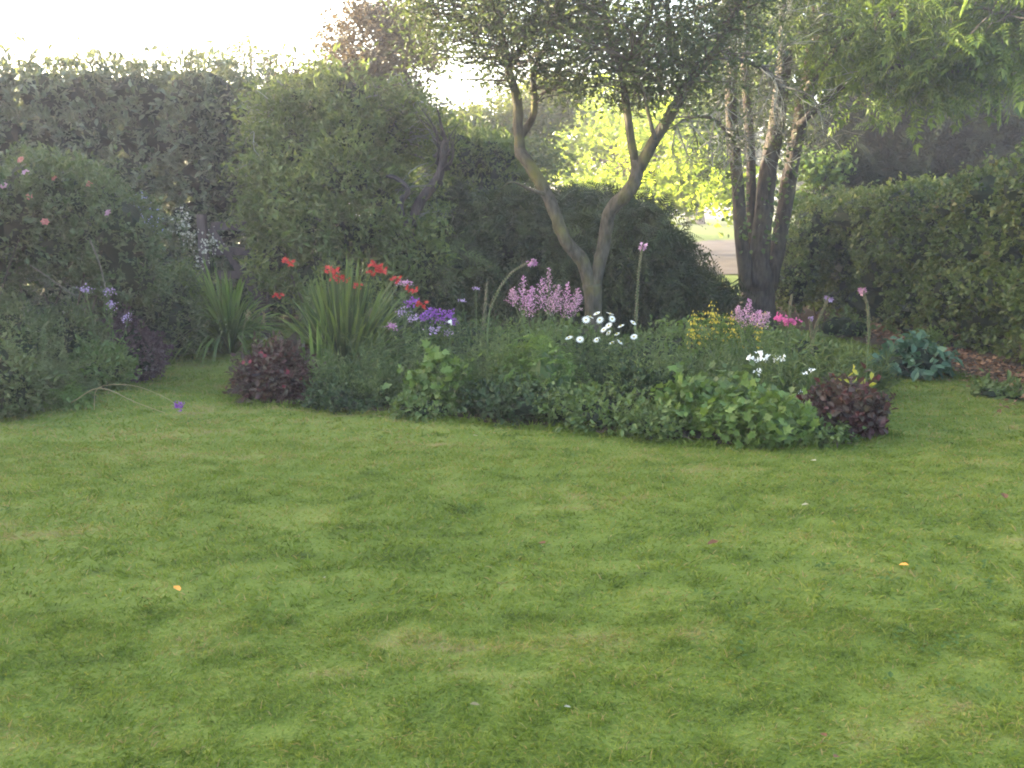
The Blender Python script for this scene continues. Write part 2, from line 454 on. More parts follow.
def lawn_tint(x, y):
    t = .38 + .12 * (noise(x, y, .55, 5) - .5) + .10 * (noise(x, y * 2.4, 1.4, 6) - .5) + .20 * (noise(x, y * 2, 4.2, 7) - .5) + .42 * (noise(x, y * 1.8, 8, 12) - .5) + .25 * (noise(x, y * 1.8, 17, 13) - .5)
    straw = sstep(.62, .85, noise(x * .8, y * 2.4, 1.9, 8) * .6 + noise(x, y * 2, 5.5, 9) * .4)
    t = t + .24 * straw + .16 * sstep(4.2, 6.8, y)
    dark = sstep(.66, .82, noise(x, y * 2, 2.6, 10) * .65 + noise(x, y * 2, 7, 11) * .35)
    t = t + .05 * np.sin(12.5 * (y + .12 * x) + 3 * noise(x, y, .8, 16)) * sstep(2.2, 3.5, y)     # faint mowing ripples
    return np.clip(t - .07 * dark, 0, 1)

gx, gy = np.meshgrid(XS, YS)
gz = height(gx, gy)
mb = MB()
nx, ny = len(XS), len(YS)
idx = np.arange(nx * ny).reshape(ny, nx)
q = np.stack([idx[:-1, :-1], idx[:-1, 1:], idx[1:, 1:], idx[1:, :-1]], -1).reshape(-1, 4)
mb.add(np.stack([gx, gy, gz], -1).reshape(-1, 3), np.concatenate([q[:, [0, 1, 2]], q[:, [0, 2, 3]]]), lawn_tint(gx, gy).ravel())
struct(mb.build('lawn', 'lawn', smooth=True))

def sheet(name, poly, mat, lift=.012, step=.12, tint=None):
    x0, y0 = poly.min(0); x1, y1 = poly.max(0)
    a = np.arange(x0 - step, x1 + step, step); b = np.arange(y0 - step, y1 + step, step)
    X, Y = np.meshgrid(a, b); k = np.arange(X.size).reshape(X.shape)
    cx, cy = X[:-1, :-1] + step / 2, Y[:-1, :-1] + step / 2
    ok = inside(cx, cy, poly)
    q = np.stack([k[:-1, :-1][ok], k[:-1, 1:][ok], k[1:, 1:][ok], k[1:, :-1][ok]], -1)
    m_ = MB()
    m_.add(np.stack([X, Y, height(X, Y) + lift + .03 * noise(X, Y, 5, 14)], -1).reshape(-1, 3),
           np.concatenate([q[:, [0, 1, 2]], q[:, [0, 2, 3]]]), noise(X, Y, 2, 15).ravel())
    return struct(m_.build(name, mat, smooth=True))
sheet('bed_soil', BED, 'soil')
sheet('border_soil', BORDER, 'soil')
sheet('hedge_soil', HBED, 'soil')
sheet('driveway', np.array([(3.5, 22.5), (6.5, 23), (12, 26), (20, 29), (20, 36), (11, 38.5), (7.5, 36), (5, 31), (3.8, 27)]), 'drive', .01, .4)

# mown grass: many blades, one mass
def grass_points(n, y0, y1, xm=.64, pad=.9):
    y = np.sqrt(rng.random(n) * (y1 ** 2 - y0 ** 2) + y0 ** 2)
    x = (rng.random(n) * 2 - 1) * (xm * y + pad)
    return x, y
mb = MB()
for n, y0, y1, L0, W0 in ((150000, 1.5, 3.4, .036, .0038), (140000, 3.4, 6.2, .042, .0055), (90000, 6.2, 9.5, .05, .008), (50000, 9.5, 15, .055, .011)):
    x, y = grass_points(n, y0, y1)
    bed = inside(x, y, BED) | inside(x, y, BORDER) | inside(x, y, HBED)
    den = .55 + .45 * noise(x, y, 3.1, 20)
    ok = ~bed & (rng.random(len(x)) < den + .15)
    x, y = x[ok], y[ok]; N = len(x)
    lean = np.stack([noise(x, y, 5, 21) - .5, noise(x, y, 5, 22) - .5, np.zeros(N)], 1) * 1.1
    d = unit(np.stack([rng.normal(size=N) * .6, rng.normal(size=N) * .55, np.full(N, .8)], 1) + lean)
    nn = rdirs(N); nn[:, 2] *= .3
    L = L0 * (.4 + .9 * rng.random(N)) * (.45 + .15 * noise(x, y, 1.7, 23) + .9 * noise(x, y * 1.5, 9, 24))
    inst(mb, BLADE, np.stack([x, y, height(x, y) - .003], 1), d, nn, L, W0 * (.6 + .8 * rng.random(N)),
         lawn_tint(x, y) + .16 * rng.normal(size=N) + .5 * (rng.random(N) < .09), 0, .35)
# longer fringe along the bed edges where the mower does not reach
for poly, seg in ((BED, range(0, 13)), (BORDER, range(0, 9)), (HBED, range(0, 5))):
    for i in seg:
        a, b = poly[i], poly[i + 1]
        n = int(np.linalg.norm(b - a) * 480)
        u = rng.random(n); p = a + (b - a) * u[:, None] + rng.normal(size=(n, 2)) * .07
        d = unit(np.stack([rng.normal(size=n) * .5, rng.normal(size=n) * .5, np.full(n, .8)], 1))
        inst(mb, BLADE, np.stack([p[:, 0], p[:, 1], height(p[:, 0], p[:, 1])], 1), d, rdirs(n) * [1, 1, .3], .06 + .09 * rng.random(n), .008,
             .1 + .35 * rng.random(n), 0, .5)
stuff(mb.build('grass', 'grass'), 'short mown green grass covering the lawn', 'grass')
# flat broad-leaved weeds in the turf
mb = MB()
for i in range(420):
    y = 1.9 + 5 * rng.random() ** 1.3; x = (rng.random() * 2 - 1) * (.6 * y) * 1.0
    if noise(x, y, .9, 30) < .5 or inside(np.array(x), np.array(y), BED): continue
    n = rng.integers(4, 9); a = rng.random(n) * 6.28
    d = np.stack([np.cos(a), np.sin(a), .25 + .3 * rng.random(n)], 1)
    pp = np.array([x, y, H(x, y) + .012]) + np.c_[rng.normal(size=(n, 2)) * .03, np.abs(rng.normal(size=n)) * .012]
    L = .014 + .018 * rng.random(n)
    inst(mb, OVAL, pp, d, [0, 0, 1], L, L * .6, .2 + .7 * rng.random(n))
stuff(mb.build('weeds', 'weed'), 'flat green weed leaves growing among the lawn grass', 'weeds')

# ------------------------------------------------------------------ tall hedge behind the gate and roses
def hedge_lumps(path, zfun, thick, step=.7, rows=5, base=0.0):
    o = []
    path = np.array(path, float)
    for i in range(len(path) - 1):
        a, b = path[i], path[i + 1]; L = np.linalg.norm(b - a); k = max(1, int(L / step))
        for j in range(k):
            p = a + (b - a) * (j + rng.random() * .5) / k
            top = zfun(p) + rng.normal() * .06
            rz = top / rows * .78
            for r_ in range(rows):
                z = base + rz * .7 + (top - rz * 1.0 - base - rz * .7) * r_ / (rows - 1)
                o.append((np.array([p[0] + rng.normal() * .1, p[1] + rng.normal() * .1, z + H(*p)]),
                          (step * 1.05 * (1 + .12 * rng.normal()), thick * (1 + .12 * rng.normal()), rz * (1 + .1 * rng.normal()))))
    return o
def ztop_left(p):
    if p[0] < -9.3: return 4.1 + 1.6 * float(sstep(-9.3, -13, p[0]))  # out-of-view end raised to keep low sun off the lawn
    px = 512 + p[0] / p[1] * F
    py = np.interp(px, [-200, 0, 60, 105, 160, 230, 300, 330], [42, 44, 48, 60, 62, 62, 66, 72])
    return Zof(py, p[1]) + .02
lum = hedge_lumps([(-20, 0), (-18, 6.5), (-15.5, 10.5), (-9.5, 12.6), (-7, 13.6), (-3.2, 14.3)], ztop_left, .75, .6, 6)  # first stretch, outside the frame, added to shade the lawn
root = thing('hedge', 'tall grey-green laurel hedge rising behind the rose bush and wooden gate', 'hedge', (-7, 13.4, 0))
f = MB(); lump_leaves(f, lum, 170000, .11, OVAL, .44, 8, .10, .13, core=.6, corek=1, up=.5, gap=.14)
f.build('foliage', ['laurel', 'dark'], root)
s = MB()
for i in range(26):
    p = np.array([-14.5 + i * .44, np.interp(-14.5 + i * .44, [-15, -9.5, -7, -3.2], [11.5, 12.6, 13.6, 14.3]), 0])
    tube(s, [p, p + [rng.normal() * .1, rng.normal() * .1, 1.5], p + [rng.normal() * .3, rng.normal() * .2, 3.4]], [.05, .04, .01], 5, rng.random())
s.build('stems', 'twig', root)

# ------------------------------------------------------------------ clipped hedge along the other side
def ztop_right(p): return 2.14 + .32 * sstep(13.5, 8, p[1]) + .16 * sstep(11.5, 8.5, p[1])
lum = hedge_lumps([(6.25, 6.0), (6.1, 9), (6.05, 12), (6.0, 16.5)], lambda p: ztop_right(p), .62, .55, 4)
lum = [(c, (.68 + .08 * rng.normal(), .55, r[2])) for c, r in lum]
root = thing('hedge', 'clipped small-leaved green hedge beside the dead leaves and bare lawn strip', 'hedge', (6.1, 11, 0))
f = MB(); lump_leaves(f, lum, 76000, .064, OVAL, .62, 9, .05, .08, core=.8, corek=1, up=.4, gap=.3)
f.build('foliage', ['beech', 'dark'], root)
s = MB()
for y in np.arange(6.2, 16.4, .33):
    b = np.array([5.85 + rng.normal() * .08, y, 0])
    tube(s, [b, b + [rng.normal() * .08, rng.normal() * .08, .5], b + [.1, rng.normal() * .2, 1.7]], [.025, .02, .006], 5, rng.random())
s.build('stems', 'twig', root)

# dead leaves under it
mb = MB()
n = 2600
y = 7.0 + 7 * rng.random(n); x = 5.35 - np.abs(rng.normal(size=n)) * .45 * sstep(15, 9, y) + .3 * rng.random(n)
d = rdirs(n) * [1, 1, .25]; L = .03 + .05 * rng.random(n)
inst(mb, OVAL, np.stack([x, y, height(x, y) + .03 + .02 * rng.random(n)], 1), d, [0, 0, 1] + .35 * rng.normal(size=(n, 3)), L, L * .6, rng.random(n))
stuff(mb.build('leaves', 'dead'), 'brown dead leaves littering the soil under the clipped hedge', 'leaf litter')

# ------------------------------------------------------------------ trees
def limb(mb, pix, Y, rads, sides=9, rough=.05, rnd=.5):
    Ys = Y if isinstance(Y, (list, tuple)) else [Y] * len(pix)
    pts = [P(px, py, yy) for (px, py), yy in zip(pix, Ys)]
    return tube(mb, pts, rads, sides, rnd, 0, rough, 5)

def crown(fol, twigs, blobs, skel, size, T, asp, ncl, per, spread, twk=0, droop=0, up=.4, flat=.6, nt=None, hang=0):
    """leaf clusters through the volume of ellipsoids, each on a twig from the nearest limb"""
    c = np.array([b[0] for b in blobs]); r = np.array([np.broadcast_to(b[1], (3,)) for b in blobs])
    w = np.prod(r, 1) ** (2 / 3); w /= w.sum()
    k = rng.choice(len(blobs), size=ncl, p=w)
    cc = c[k] + r[k] * rdirs(ncl) * (rng.random(ncl) ** (1 / 2.2))[:, None]
    tone = rng.random(ncl)
    for i in range(ncl if nt is None else min(nt, ncl)):
        j = np.argmin(np.linalg.norm(skel - cc[i], axis=1) + .6 * np.maximum(skel[:, 2] - cc[i][2], 0))
        a = skel[j]; m_ = (a + cc[i]) / 2 + rng.normal(size=3) * .14 * np.linalg.norm(cc[i] - a) + [0, 0, .06]
        ln = np.linalg.norm(cc[i] - a)
        tube(twigs, [a, m_, cc[i], cc[i] + rng.normal(size=3) * spread * .8], [min(.006 + .009 * ln, .03), .4 * min(.006 + .009 * ln, .03) + .004, .005, .002], 4, rng.random(), twk, m=3)
    p = np.repeat(cc, per, 0) + rng.normal(size=(ncl * per, 3)) * spread * np.array([1, 1, flat])
    N = len(p)
    d = unit(rng.normal(size=(N, 3)) * [1, 1, .6] + [0, 0, -hang])
    L = size * (.6 + .8 * rng.random(N))
    inst(fol, T, p, d, unit([0, 0, 1] * np.ones((N, 3)) * up + rng.normal(size=(N, 3)) * .6), L, L * asp, .5 * np.repeat(tone, per) + .5 * rng.random(N), 0, droop)

# --- forked tree in the bed
Yc = 10.2
b = at(593, Yc, H(1, Yc))
root = thing('fruit_tree', 'forked mossy-barked tree standing in the flower bed behind the white daisies', 'tree', b)
t = MB(); sk = []
tube(t, [b - [0, 0, .1], b + [0, 0, .18], P(593, 302, Yc), P(592, 284, Yc)], [.16, .115, .10, .11], 12, .5, 0, .04)
sk.append(limb(t, [(592, 292), (583, 262), (565, 240), (551, 203), (533, 170), (519, 150)], [Yc, Yc, Yc, Yc + .1, Yc + .2, Yc + .3], [.085, .08, .075, .072, .07, .068]))
sk.append(limb(t, [(521, 154), (518, 128), (517, 100), (508, 67), (500, 30), (496, -30)], Yc + .3, [.066, .06, .055, .046, .036, .018]))
sk.append(limb(t, [(519, 140), (534, 112), (534, 72), (548, 35), (545, -20)], Yc + .35, [.045, .042, .035, .025, .012]))
sk.append(limb(t, [(508, 67), (528, 40), (540, 5), (560, -50)], Yc + .2, [.05, .04, .03, .012]))
sk.append(limb(t, [(592, 292), (600, 262), (605, 238), (611, 210), (630, 190), (637, 172), (637, 160)], [Yc, Yc, Yc, Yc - .1, Yc - .2, Yc - .2, Yc - .2], [.085, .075, .075, .078, .08, .075, .07]))
sk.append(limb(t, [(637, 170), (631, 140), (625, 95), (619, 65), (606, 20), (600, -50)], Yc - .2, [.052, .046, .042, .036, .028, .012]))
sk.append(limb(t, [(637, 172), (655, 140), (676, 106), (692, 76), (716, 50), (740, 0), (748, -60)], [Yc - .2, Yc - .3, Yc - .4, Yc - .4, Yc - .4, Yc - .3, Yc - .2], [.066, .064, .062, .058, .048, .03, .012]))
sk.append(limb(t, [(620, 70), (640, 40), (652, 0), (650, -60)], Yc - .3, [.04, .03, .025, .01]))
sk.append(limb(t, [(655, 140), (648, 112), (643, 90), (630, 60)], Yc - .6, [.022, .02, .016, .008]))
sk.append(limb(t, [(545, 195), (527, 188), (512, 182), (500, 190)], Yc - .3, [.025, .015, .01, .005]))
sk.append(limb(t, [(692, 76), (670, 50), (668, 10), (660, -50)], Yc - .4, [.04, .035, .025, .01]))
t.build('trunk', 'trunk', root, True)
sk = np.concatenate(sk)
sk = sk[sk[:, 2] > Zof(150, Yc)]
f, tw = MB(), MB()
bl = px_lumps([(452, 28, 10.2, 40, 40, .5), (495, 25, 10.2, 40, 46, .6), (550, 20, 10, 60, 52, .8), (560, 60, 10.3, 50, 22, .6), (620, 40, 9.8, 55, 50, .8), (680, 40, 9.8, 55, 48, .8),
               (725, 50, 9.9, 45, 50, .7), (425, 15, 10.4, 30, 36, .5), (470, -60, 10.2, 70, 60, 1.0), (560, -80, 10, 90, 70, 1.4), (660, -80, 9.9, 90, 70, 1.4), (740, -40, 10, 60, 60, 1), (600, 30, 11.2, 120, 55, .8)])
bl += px_lumps([(638, 95, 10, 26, 22, .4), (575, 85, 10.2, 30, 20, .4), (500, 72, 10.4, 26, 22, .3), (690, 105, 9.8, 26, 24, .3), (445, 70, 10.3, 20, 16, .3), (660, 60, 9.6, 40, 26, .4)])
crown(f, tw, bl, sk, .066, LEAF, .42, 760, 44, .16, nt=760, hang=.3)
f.build('foliage', 'crown', root)
tw.build('twigs', 'twig', root)

# --- several-stemmed tree by the hedge
Ym = 13.4
b = at(757, Ym, H(3.7, Ym))
root = thing('ash_tree', 'several-stemmed grey tree with yellow-green hanging leaves at the end of the clipped hedge', 'tree', b)
t = MB(); sk = []
tube(t, [b - [0, 0, .1], b + [0, 0, .2], P(757, 285, Ym), P(757, 262, Ym)], [.36, .28, .24, .17], 12, .5, 0, .05)
for pix, yy, rr in ((((748, 290), (741, 235), (738, 185), (731, 110), (733, 40), (728, -60)), Ym - .1, (.115, .10, .09, .085, .065, .03)),
                    (((754, 280), (752, 230), (751, 170), (748, 110), (745, 60), (752, -40)), Ym + .35, (.10, .085, .075, .07, .06, .03)),
                    (((757, 290), (762, 235), (767, 180), (777, 120), (785, 50), (783, -40)), Ym - .1, (.17, .145, .13, .12, .10, .05)),
                    (((768, 290), (780, 235), (789, 180), (800, 120), (812, 50), (822, -50)), Ym + .1, (.13, .115, .115, .105, .09, .05)),
                    (((806, 90), (840, 45), (875, 22), (920, 8), (965, 5), (1010, 15)), [Ym, Ym - .5, Ym - 1, Ym - 1.4, Ym - 1.8, Ym - 2.1], (.06, .05, .042, .034, .022, .01)),
                    (((798, 125), (840, 90), (870, 72), (905, 66), (950, 72), (1000, 65)), [Ym, Ym - .4, Ym - .8, Ym - 1.1, Ym - 1.4, Ym - 1.6], (.05, .045, .04, .03, .02, .01)),
                    (((812, 45), (870, -20), (950, -60), (1040, -70)), [Ym, Ym - .8, Ym - 1.6, Ym - 2.2], (.06, .05, .04, .02)),
                    (((785, 95), (765, 70), (730, 58), (700, 66)), [Ym - .2, Ym - .8, Ym - 1.2, Ym - 1.6], (.04, .035, .025, .012)),
                    (((740, 150), (715, 120), (690, 118), (668, 130)), [Ym - .2, Ym - .6, Ym - .8, Ym - 1.0], (.03, .025, .018, .008))):
    sk.append(limb(t, pix, list(yy) if isinstance(yy, list) else yy, rr))
t.build('trunk', 'trunk2', root, True)
sk = np.concatenate(sk); sk = sk[sk[:, 2] > Zof(170, Ym)]
f, tw = MB(), MB()
bl = px_lumps([(850, 20, 12.6, 50, 40, .8), (905, 35, 12.2, 60, 45, .8), (970, 30, 11.8, 65, 48, .8), (1030, 20, 11.6, 60, 50, .8), (945, 85, 11.9, 45, 22, .5), (905, 70, 12, 40, 20, .5), (995, 75, 11.8, 45, 18, .5),
               (860, -60, 12.8, 80, 50, 1.2), (960, -70, 12.2, 90, 50, 1.2), (1050, -60, 11.8, 80, 60, 1.2), (830, 70, 13.2, 28, 34, .4), (845, 110, 13.4, 30, 18, .3), (770, -60, 13.4, 80, 40, 1.2), (815, 15, 13.2, 30, 25, .6)])
crown(f, tw, bl, sk, .30, FROND, .9, 330, 8, .22, droop=.35, hang=.25, nt=240)
f.build('foliage', 'robinia', root)
tw.build('twigs', 'twig', root)
# lichen-grey dead twigs filling the space between the stems
tw = MB()
bl = px_lumps([(700, 50, 12.6, 40, 55, .6), (735, 90, 12.7, 45, 70, .6), (775, 60, 12.7, 45, 55, .6), (790, 110, 12.8, 36, 50, .5), (715, 150, 12.8, 35, 36, .5), (760, 20, 12.6, 60, 30, .6)])
for c, r in bl:
    for i in range(26):
        e = c + np.array(r) * rdirs(1)[0]
        a = sk[np.argmin(np.linalg.norm(sk - e, axis=1))]
        m_ = (a + e) / 2 + rng.normal(size=3) * .12
        rn = rng.random()
        tube(tw, [a, m_, e], [.012, .008, .003], 4, rn, m=3)
        for _ in range(4):
            s0 = m_ + (e - m_) * rng.random(); dd = unit(e - a) * .2 + rng.normal(size=3) * .16
            tube(tw, [s0, s0 + dd * .6, s0 + dd + rng.normal(size=3) * .06], [.006, .004, .002], 3, rn, m=2)
tw.build('dead_twigs', 'greytwig', root)
f = MB()
crown(f, MB(), bl, sk, .055, LEAF, .45, 170, 26, .14, nt=0)
f.build('sparse_leaves', 'crown', root)
f = MB()
pp = []
for pix, yy in (((741, 250), (738, 170)), Ym - .25), (((765, 250), (780, 150)), Ym - .3), (((780, 250), (797, 140)), Ym - .1):
    for u in rng.random(60): pp.append(P(pix[0][0] + (pix[1][0] - pix[0][0]) * u, pix[0][1] + (pix[1][1] - pix[0][1]) * u, yy) + rng.normal(size=3) * .09)
pp = np.array(pp); n = len(pp)
inst(f, OVAL, pp, unit(rdirs(n) + [0, -.4, 0]), unit(rdirs(n) + [0, -1, .6]), .07, .055, rng.random(n))
f.build('ivy', 'mid', root)

# --- generic background tree
def bgtree(name, label, cat, px, Y, blobs, mat, size, ncl, per, spread, tr=.2, T=LEAF, asp=.6, core=0, hang=0):
    bl = px_lumps(blobs)
    x = at(px, Y, 1)[0]; b = np.array([x, Y, H(x, Y)])
    root = thing(name, label, cat, b)
    t = MB(); top = np.mean([c for c, r in bl], 0)
    sk = [tube(t, [b - [0, 0, .2], b * .6 + top * .4 + rng.normal(size=3) * .1, top], [tr, tr * .8, tr * .4], 8, .5, 0, .04)]
    for c, r in bl: sk.append(tube(t, [b * .5 + top * .5, (top + c) / 2 + rng.normal(size=3) * .2, c], [tr * .5, tr * .35, tr * .12], 6, .5))
    t.build('trunk', 'trunk2', root, True)
    f, tw = MB(), MB()
    crown(f, tw, bl, np.concatenate(sk), size, T, asp, ncl, per, spread, nt=min(ncl, 120), hang=hang)
    f.build('foliage', mat, root); tw.build('twigs', 'twig', root)
    return root

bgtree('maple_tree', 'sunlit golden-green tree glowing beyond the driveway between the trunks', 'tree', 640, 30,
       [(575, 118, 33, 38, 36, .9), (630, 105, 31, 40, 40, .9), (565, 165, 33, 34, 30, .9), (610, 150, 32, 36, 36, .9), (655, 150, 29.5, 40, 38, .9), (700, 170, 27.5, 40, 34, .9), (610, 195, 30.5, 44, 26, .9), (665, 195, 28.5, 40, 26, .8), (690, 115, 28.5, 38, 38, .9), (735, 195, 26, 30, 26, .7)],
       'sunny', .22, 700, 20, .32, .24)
bgtree('shrub_tree', 'low olive-green treetops on the skyline beside the forked trunk', 'tree', 480, 23,
       [(440, 135, 23, 34, 24, 1.0), (480, 130, 23, 35, 24, 1.0), (525, 125, 23.5, 28, 40, 1.0), (550, 100, 24, 22, 26, .8), (500, 165, 22.5, 60, 30, 1.0), (420, 165, 22.5, 60, 30, 1.0)], 'olive', .17, 420, 34, .26, .2)
for px, py, lab in ((60, 76, 'added sun-blocking tree behind the tall laurel hedge at its far end from the gate'), (200, 86, 'added sun-blocking tree just behind the tall laurel hedge next to the sapling top'), (330, 92, 'added sun-blocking leafy tree behind the dusky brown-leaved tree')):
    bgtree('blocker_tree', lab, 'tree', px, 19.5, [(px, py + 35, 19.5, 75, 40, 1.0), (px - 45, py + 60, 19.5, 50, 50, .9), (px + 45, py + 60, 19.5, 50, 50, .9), (px, py + 110, 19.5, 90, 60, .9)], 'olive', .16, 420, 30, .24, .16)  # added, mostly hidden trees that block low sun from the clipped hedge
bgtree('lime_tree', 'broad yellow-green tree filling the space behind the several-stemmed trunk', 'tree', 850, 22,
       [(760, 40, 22, 60, 60, 1.6), (840, 60, 22, 60, 50, 1.6), (930, 30, 22, 70, 60, 1.8), (1010, 40, 21, 70, 60, 1.8), (730, 100, 23, 40, 50, 1.2), (820, -40, 22, 90, 60, 2), (950, -60, 22, 110, 60, 2), (800, 120, 22, 40, 30, 1.0)],
       'robinia', .20, 560, 34, .32, .28)
bgtree('hazel_bush', 'small bright green bush peeping over the clipped hedge beside the dark conifer', 'bush', 822, 17.5,
       [(815, 170, 17.5, 22, 20, .4), (835, 165, 17.5, 16, 18, .3), (805, 205, 17.5, 20, 22, .4)], 'lime', .13, 60, 22, .13, .04)
# dark conifer over the clipped hedge
shrub('holly_bush', 'dark low bush closing the gap between several-stemmed trunk and clipped hedge', 'bush', px_lumps([(800, 262, 14.8, 26, 42, .5), (812, 235, 15.2, 24, 36, .5), (790, 285, 14.2, 22, 26, .4)]), 6000, .07, 'beech', asp=.6, per=8, spread=.06, core=.75)
bl = px_lumps([(860, 150, 18.5, 30, 45, 1.0), (910, 140, 18.5, 45, 60, 1.2), (970, 140, 18, 50, 66, 1.3), (1035, 130, 17.5, 50, 80, 1.3), (900, 190, 18, 70, 40, 1.0), (990, 200, 17.5, 70, 50, 1.0), (940, 80, 19, 60, 40, 1.2)])
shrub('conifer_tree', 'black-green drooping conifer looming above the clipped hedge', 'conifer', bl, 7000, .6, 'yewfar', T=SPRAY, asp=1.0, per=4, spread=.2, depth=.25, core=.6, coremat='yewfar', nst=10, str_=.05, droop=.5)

# --- beyond: trees that close the skyline
for i, (px, Y, rx, lab) in enumerate(((700, 62, 70, 'distant hazy tree far behind the driveway and golden tree'), (860, 58, 90, 'distant dark tree hidden deep behind the several-stemmed trunk'),
                                      (1010, 55, 90, 'distant tree behind the black-green conifer'))):
    bgtree('distant_tree', lab, 'tree', px, Y, [(px, 150, Y, rx, 60, 3), (px - 40, 180, Y, rx * .7, 40, 3), (px + 40, 120, Y, rx * .6, 60, 3)], 'olive', .5, 150, 30, .8, .4)
bgtree('birch_tree', 'thin sunlit sapling top poking above the tall laurel hedge', 'tree', 250, 17,
       [(252, 45, 17, 16, 14, .3), (235, 58, 17, 14, 12, .3), (268, 62, 17, 14, 14, .3)], 'olive', .085, 26, 16, .13, .03)

# --- purple-leaved tree and light shrub beside the gate
bgtree('plum_tree', 'dusky brown-leaved tree standing above the big pale green shrub', 'tree', 375, 14,
       [(412, 20, 14, 34, 26, .6), (370, 20, 14, 30, 18, .4), (375, 60, 14, 46, 36, .7), (345, 85, 14, 30, 34, .6), (400, 90, 13.8, 26, 36, .6), (365, 120, 13.8, 50, 26, .6), (340, 40, 14, 18, 26, .3), (395, 35, 14, 22, 24, .4), (310, 90, 13.8, 26, 22, .4), (425, 60, 13.9, 18, 24, .3)], 'purpletree', .075, 420, 36, .15, .09)
lum = px_lumps([(285, 120, 12.4, 24, 22, .4), (318, 108, 12.5, 28, 26, .5), (352, 100, 12.5, 28, 30, .5), (300, 145, 12.3, 40, 30, .6), (352, 135, 12.3, 44, 30, .6), (272, 165, 12.1, 26, 26, .4), (290, 195, 11.9, 40, 34, .6),
                (345, 180, 11.8, 45, 36, .7), (318, 225, 11.6, 40, 34, .6), (358, 235, 11.7, 44, 36, .6), (330, 275, 11.6, 60, 36, .7), (395, 140, 12.7, 26, 34, .4), (385, 205, 12, 30, 34, .5), (402, 250, 11.7, 30, 40, .5), (268, 215, 12, 22, 30, .35), (275, 255, 11.9, 26, 34, .4), (380, 285, 11.4, 40, 30, .5), (425, 265, 11.5, 26, 40, .4), (330, 84, 12.6, 20, 14, .3), (300, 98, 12.5, 16, 14, .3), (410, 112, 12.7, 18, 16, .3)])
lil = shrub('lilac_bush', 'big pale green rounded shrub between the wooden gate and the dead stump', 'shrub', lum, 30000, .10, 'lightshrub', asp=.45, per=12, spread=.14, depth=.36, gap=.45, core=.52, coremat='dark', nst=14, str_=.025)
f, tw = MB(), MB()
bl = px_lumps([(312, 90, 12.8, 36, 22, .5), (400, 104, 12.6, 36, 26, .5), (268, 118, 12.3, 26, 36, .4), (436, 135, 12.2, 20, 40, .4), (252, 180, 11.9, 16, 36, .3), (300, 100, 12.5, 40, 20, .4), (430, 210, 11.9, 22, 40, .3)])
crown(f, tw, bl, np.array([c for c, r in lum]), .085, LEAF, .45, 190, 26, .12, hang=.2)
f.build('loose_shoots', 'lightshrub', lil); tw.build('shoot_twigs', 'greytwig', lil)
lum = px_lumps([(450, 165, 14.5, 40, 36, .6), (490, 170, 14.6, 36, 34, .6), (465, 205, 14.2, 50, 30, .6)])
shrub('hazel_bush', 'mid-green bush behind the dead stump and the leaning mossy limb', 'bush', lum, 7500, .09, 'lightshrub', per=8, spread=.1, core=.8, nst=6)

# --- dead stump with knobbly head
Yd = 11.65
b = at(405, Yd, H(-1.2, Yd))
root = thing('dead_stump', 'bare grey dead trunk with knobbly upright twigs beside the pale green shrub', 'dead tree', b)
t = MB()
limb(t, [(406, 320), (408, 255), (412, 225), (422, 200), (437, 180), (443, 160), (444, 140)], Yd, [.11, .09, .075, .07, .06, .055, .035], 9, .1)
limb(t, [(410, 235), (400, 205), (408, 190), (396, 178), (386, 176)], Yd - .1, [.045, .04, .035, .03, .02], 8, .1)
limb(t, [(437, 182), (446, 150), (440, 120), (436, 104)], Yd, [.04, .03, .018, .007], 6, .1)
for i in range(16):
    a = P(442 + rng.normal() * 6, 165 + rng.normal() * 12, Yd)
    tube(t, [a, a + [rng.normal() * .08, rng.normal() * .08, .18], a + [rng.normal() * .14, rng.normal() * .12, .35 + .25 * rng.random()]], [.02, .012, .004], 5, .5)
t.build('trunk', 'deadbark', root, True)

# --- spreading yews behind the bed
def yew(label, blobs, n):
    bl = px_lumps(blobs); c0 = np.mean([c for c, r in bl], 0)
    for c, r in list(bl):                                  # boughs that stick out and hang
        for i in range(5):
            a = rng.random() * 6.28; o = np.array([math.cos(a) * r[0], math.sin(a) * r[1], (rng.random() * 1.4 - .7) * r[2]]) * .78
            bl.append((c + o, (.34 * r[0] + .1, .34 * r[1] + .1, .16 * r[2])))
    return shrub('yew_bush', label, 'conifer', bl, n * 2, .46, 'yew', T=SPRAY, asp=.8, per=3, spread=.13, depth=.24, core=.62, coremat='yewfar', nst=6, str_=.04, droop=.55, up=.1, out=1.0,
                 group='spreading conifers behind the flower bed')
yew('spreading dark conifer filling the gap between dead stump and forked tree', [(455, 265, 12.2, 55, 45, .8), (515, 250, 12.4, 60, 50, .9), (480, 225, 12.8, 70, 30, .8), (560, 270, 12, 40, 45, .7)], 2600)
yew('dark conifer with drooping sprays between forked tree and several-stemmed tree', [(628, 258, 12, 42, 50, .8), (664, 278, 11.9, 34, 36, .7), (700, 300, 11.8, 28, 18, .5), (615, 226, 12.6, 36, 26, .6), (600, 270, 12, 40, 50, .7)], 2600)
yew('lower dark conifer right behind the mossy fork', [(580, 235, 13.4, 60, 42, .7), (560, 215, 13.6, 50, 25, .6)], 1300)

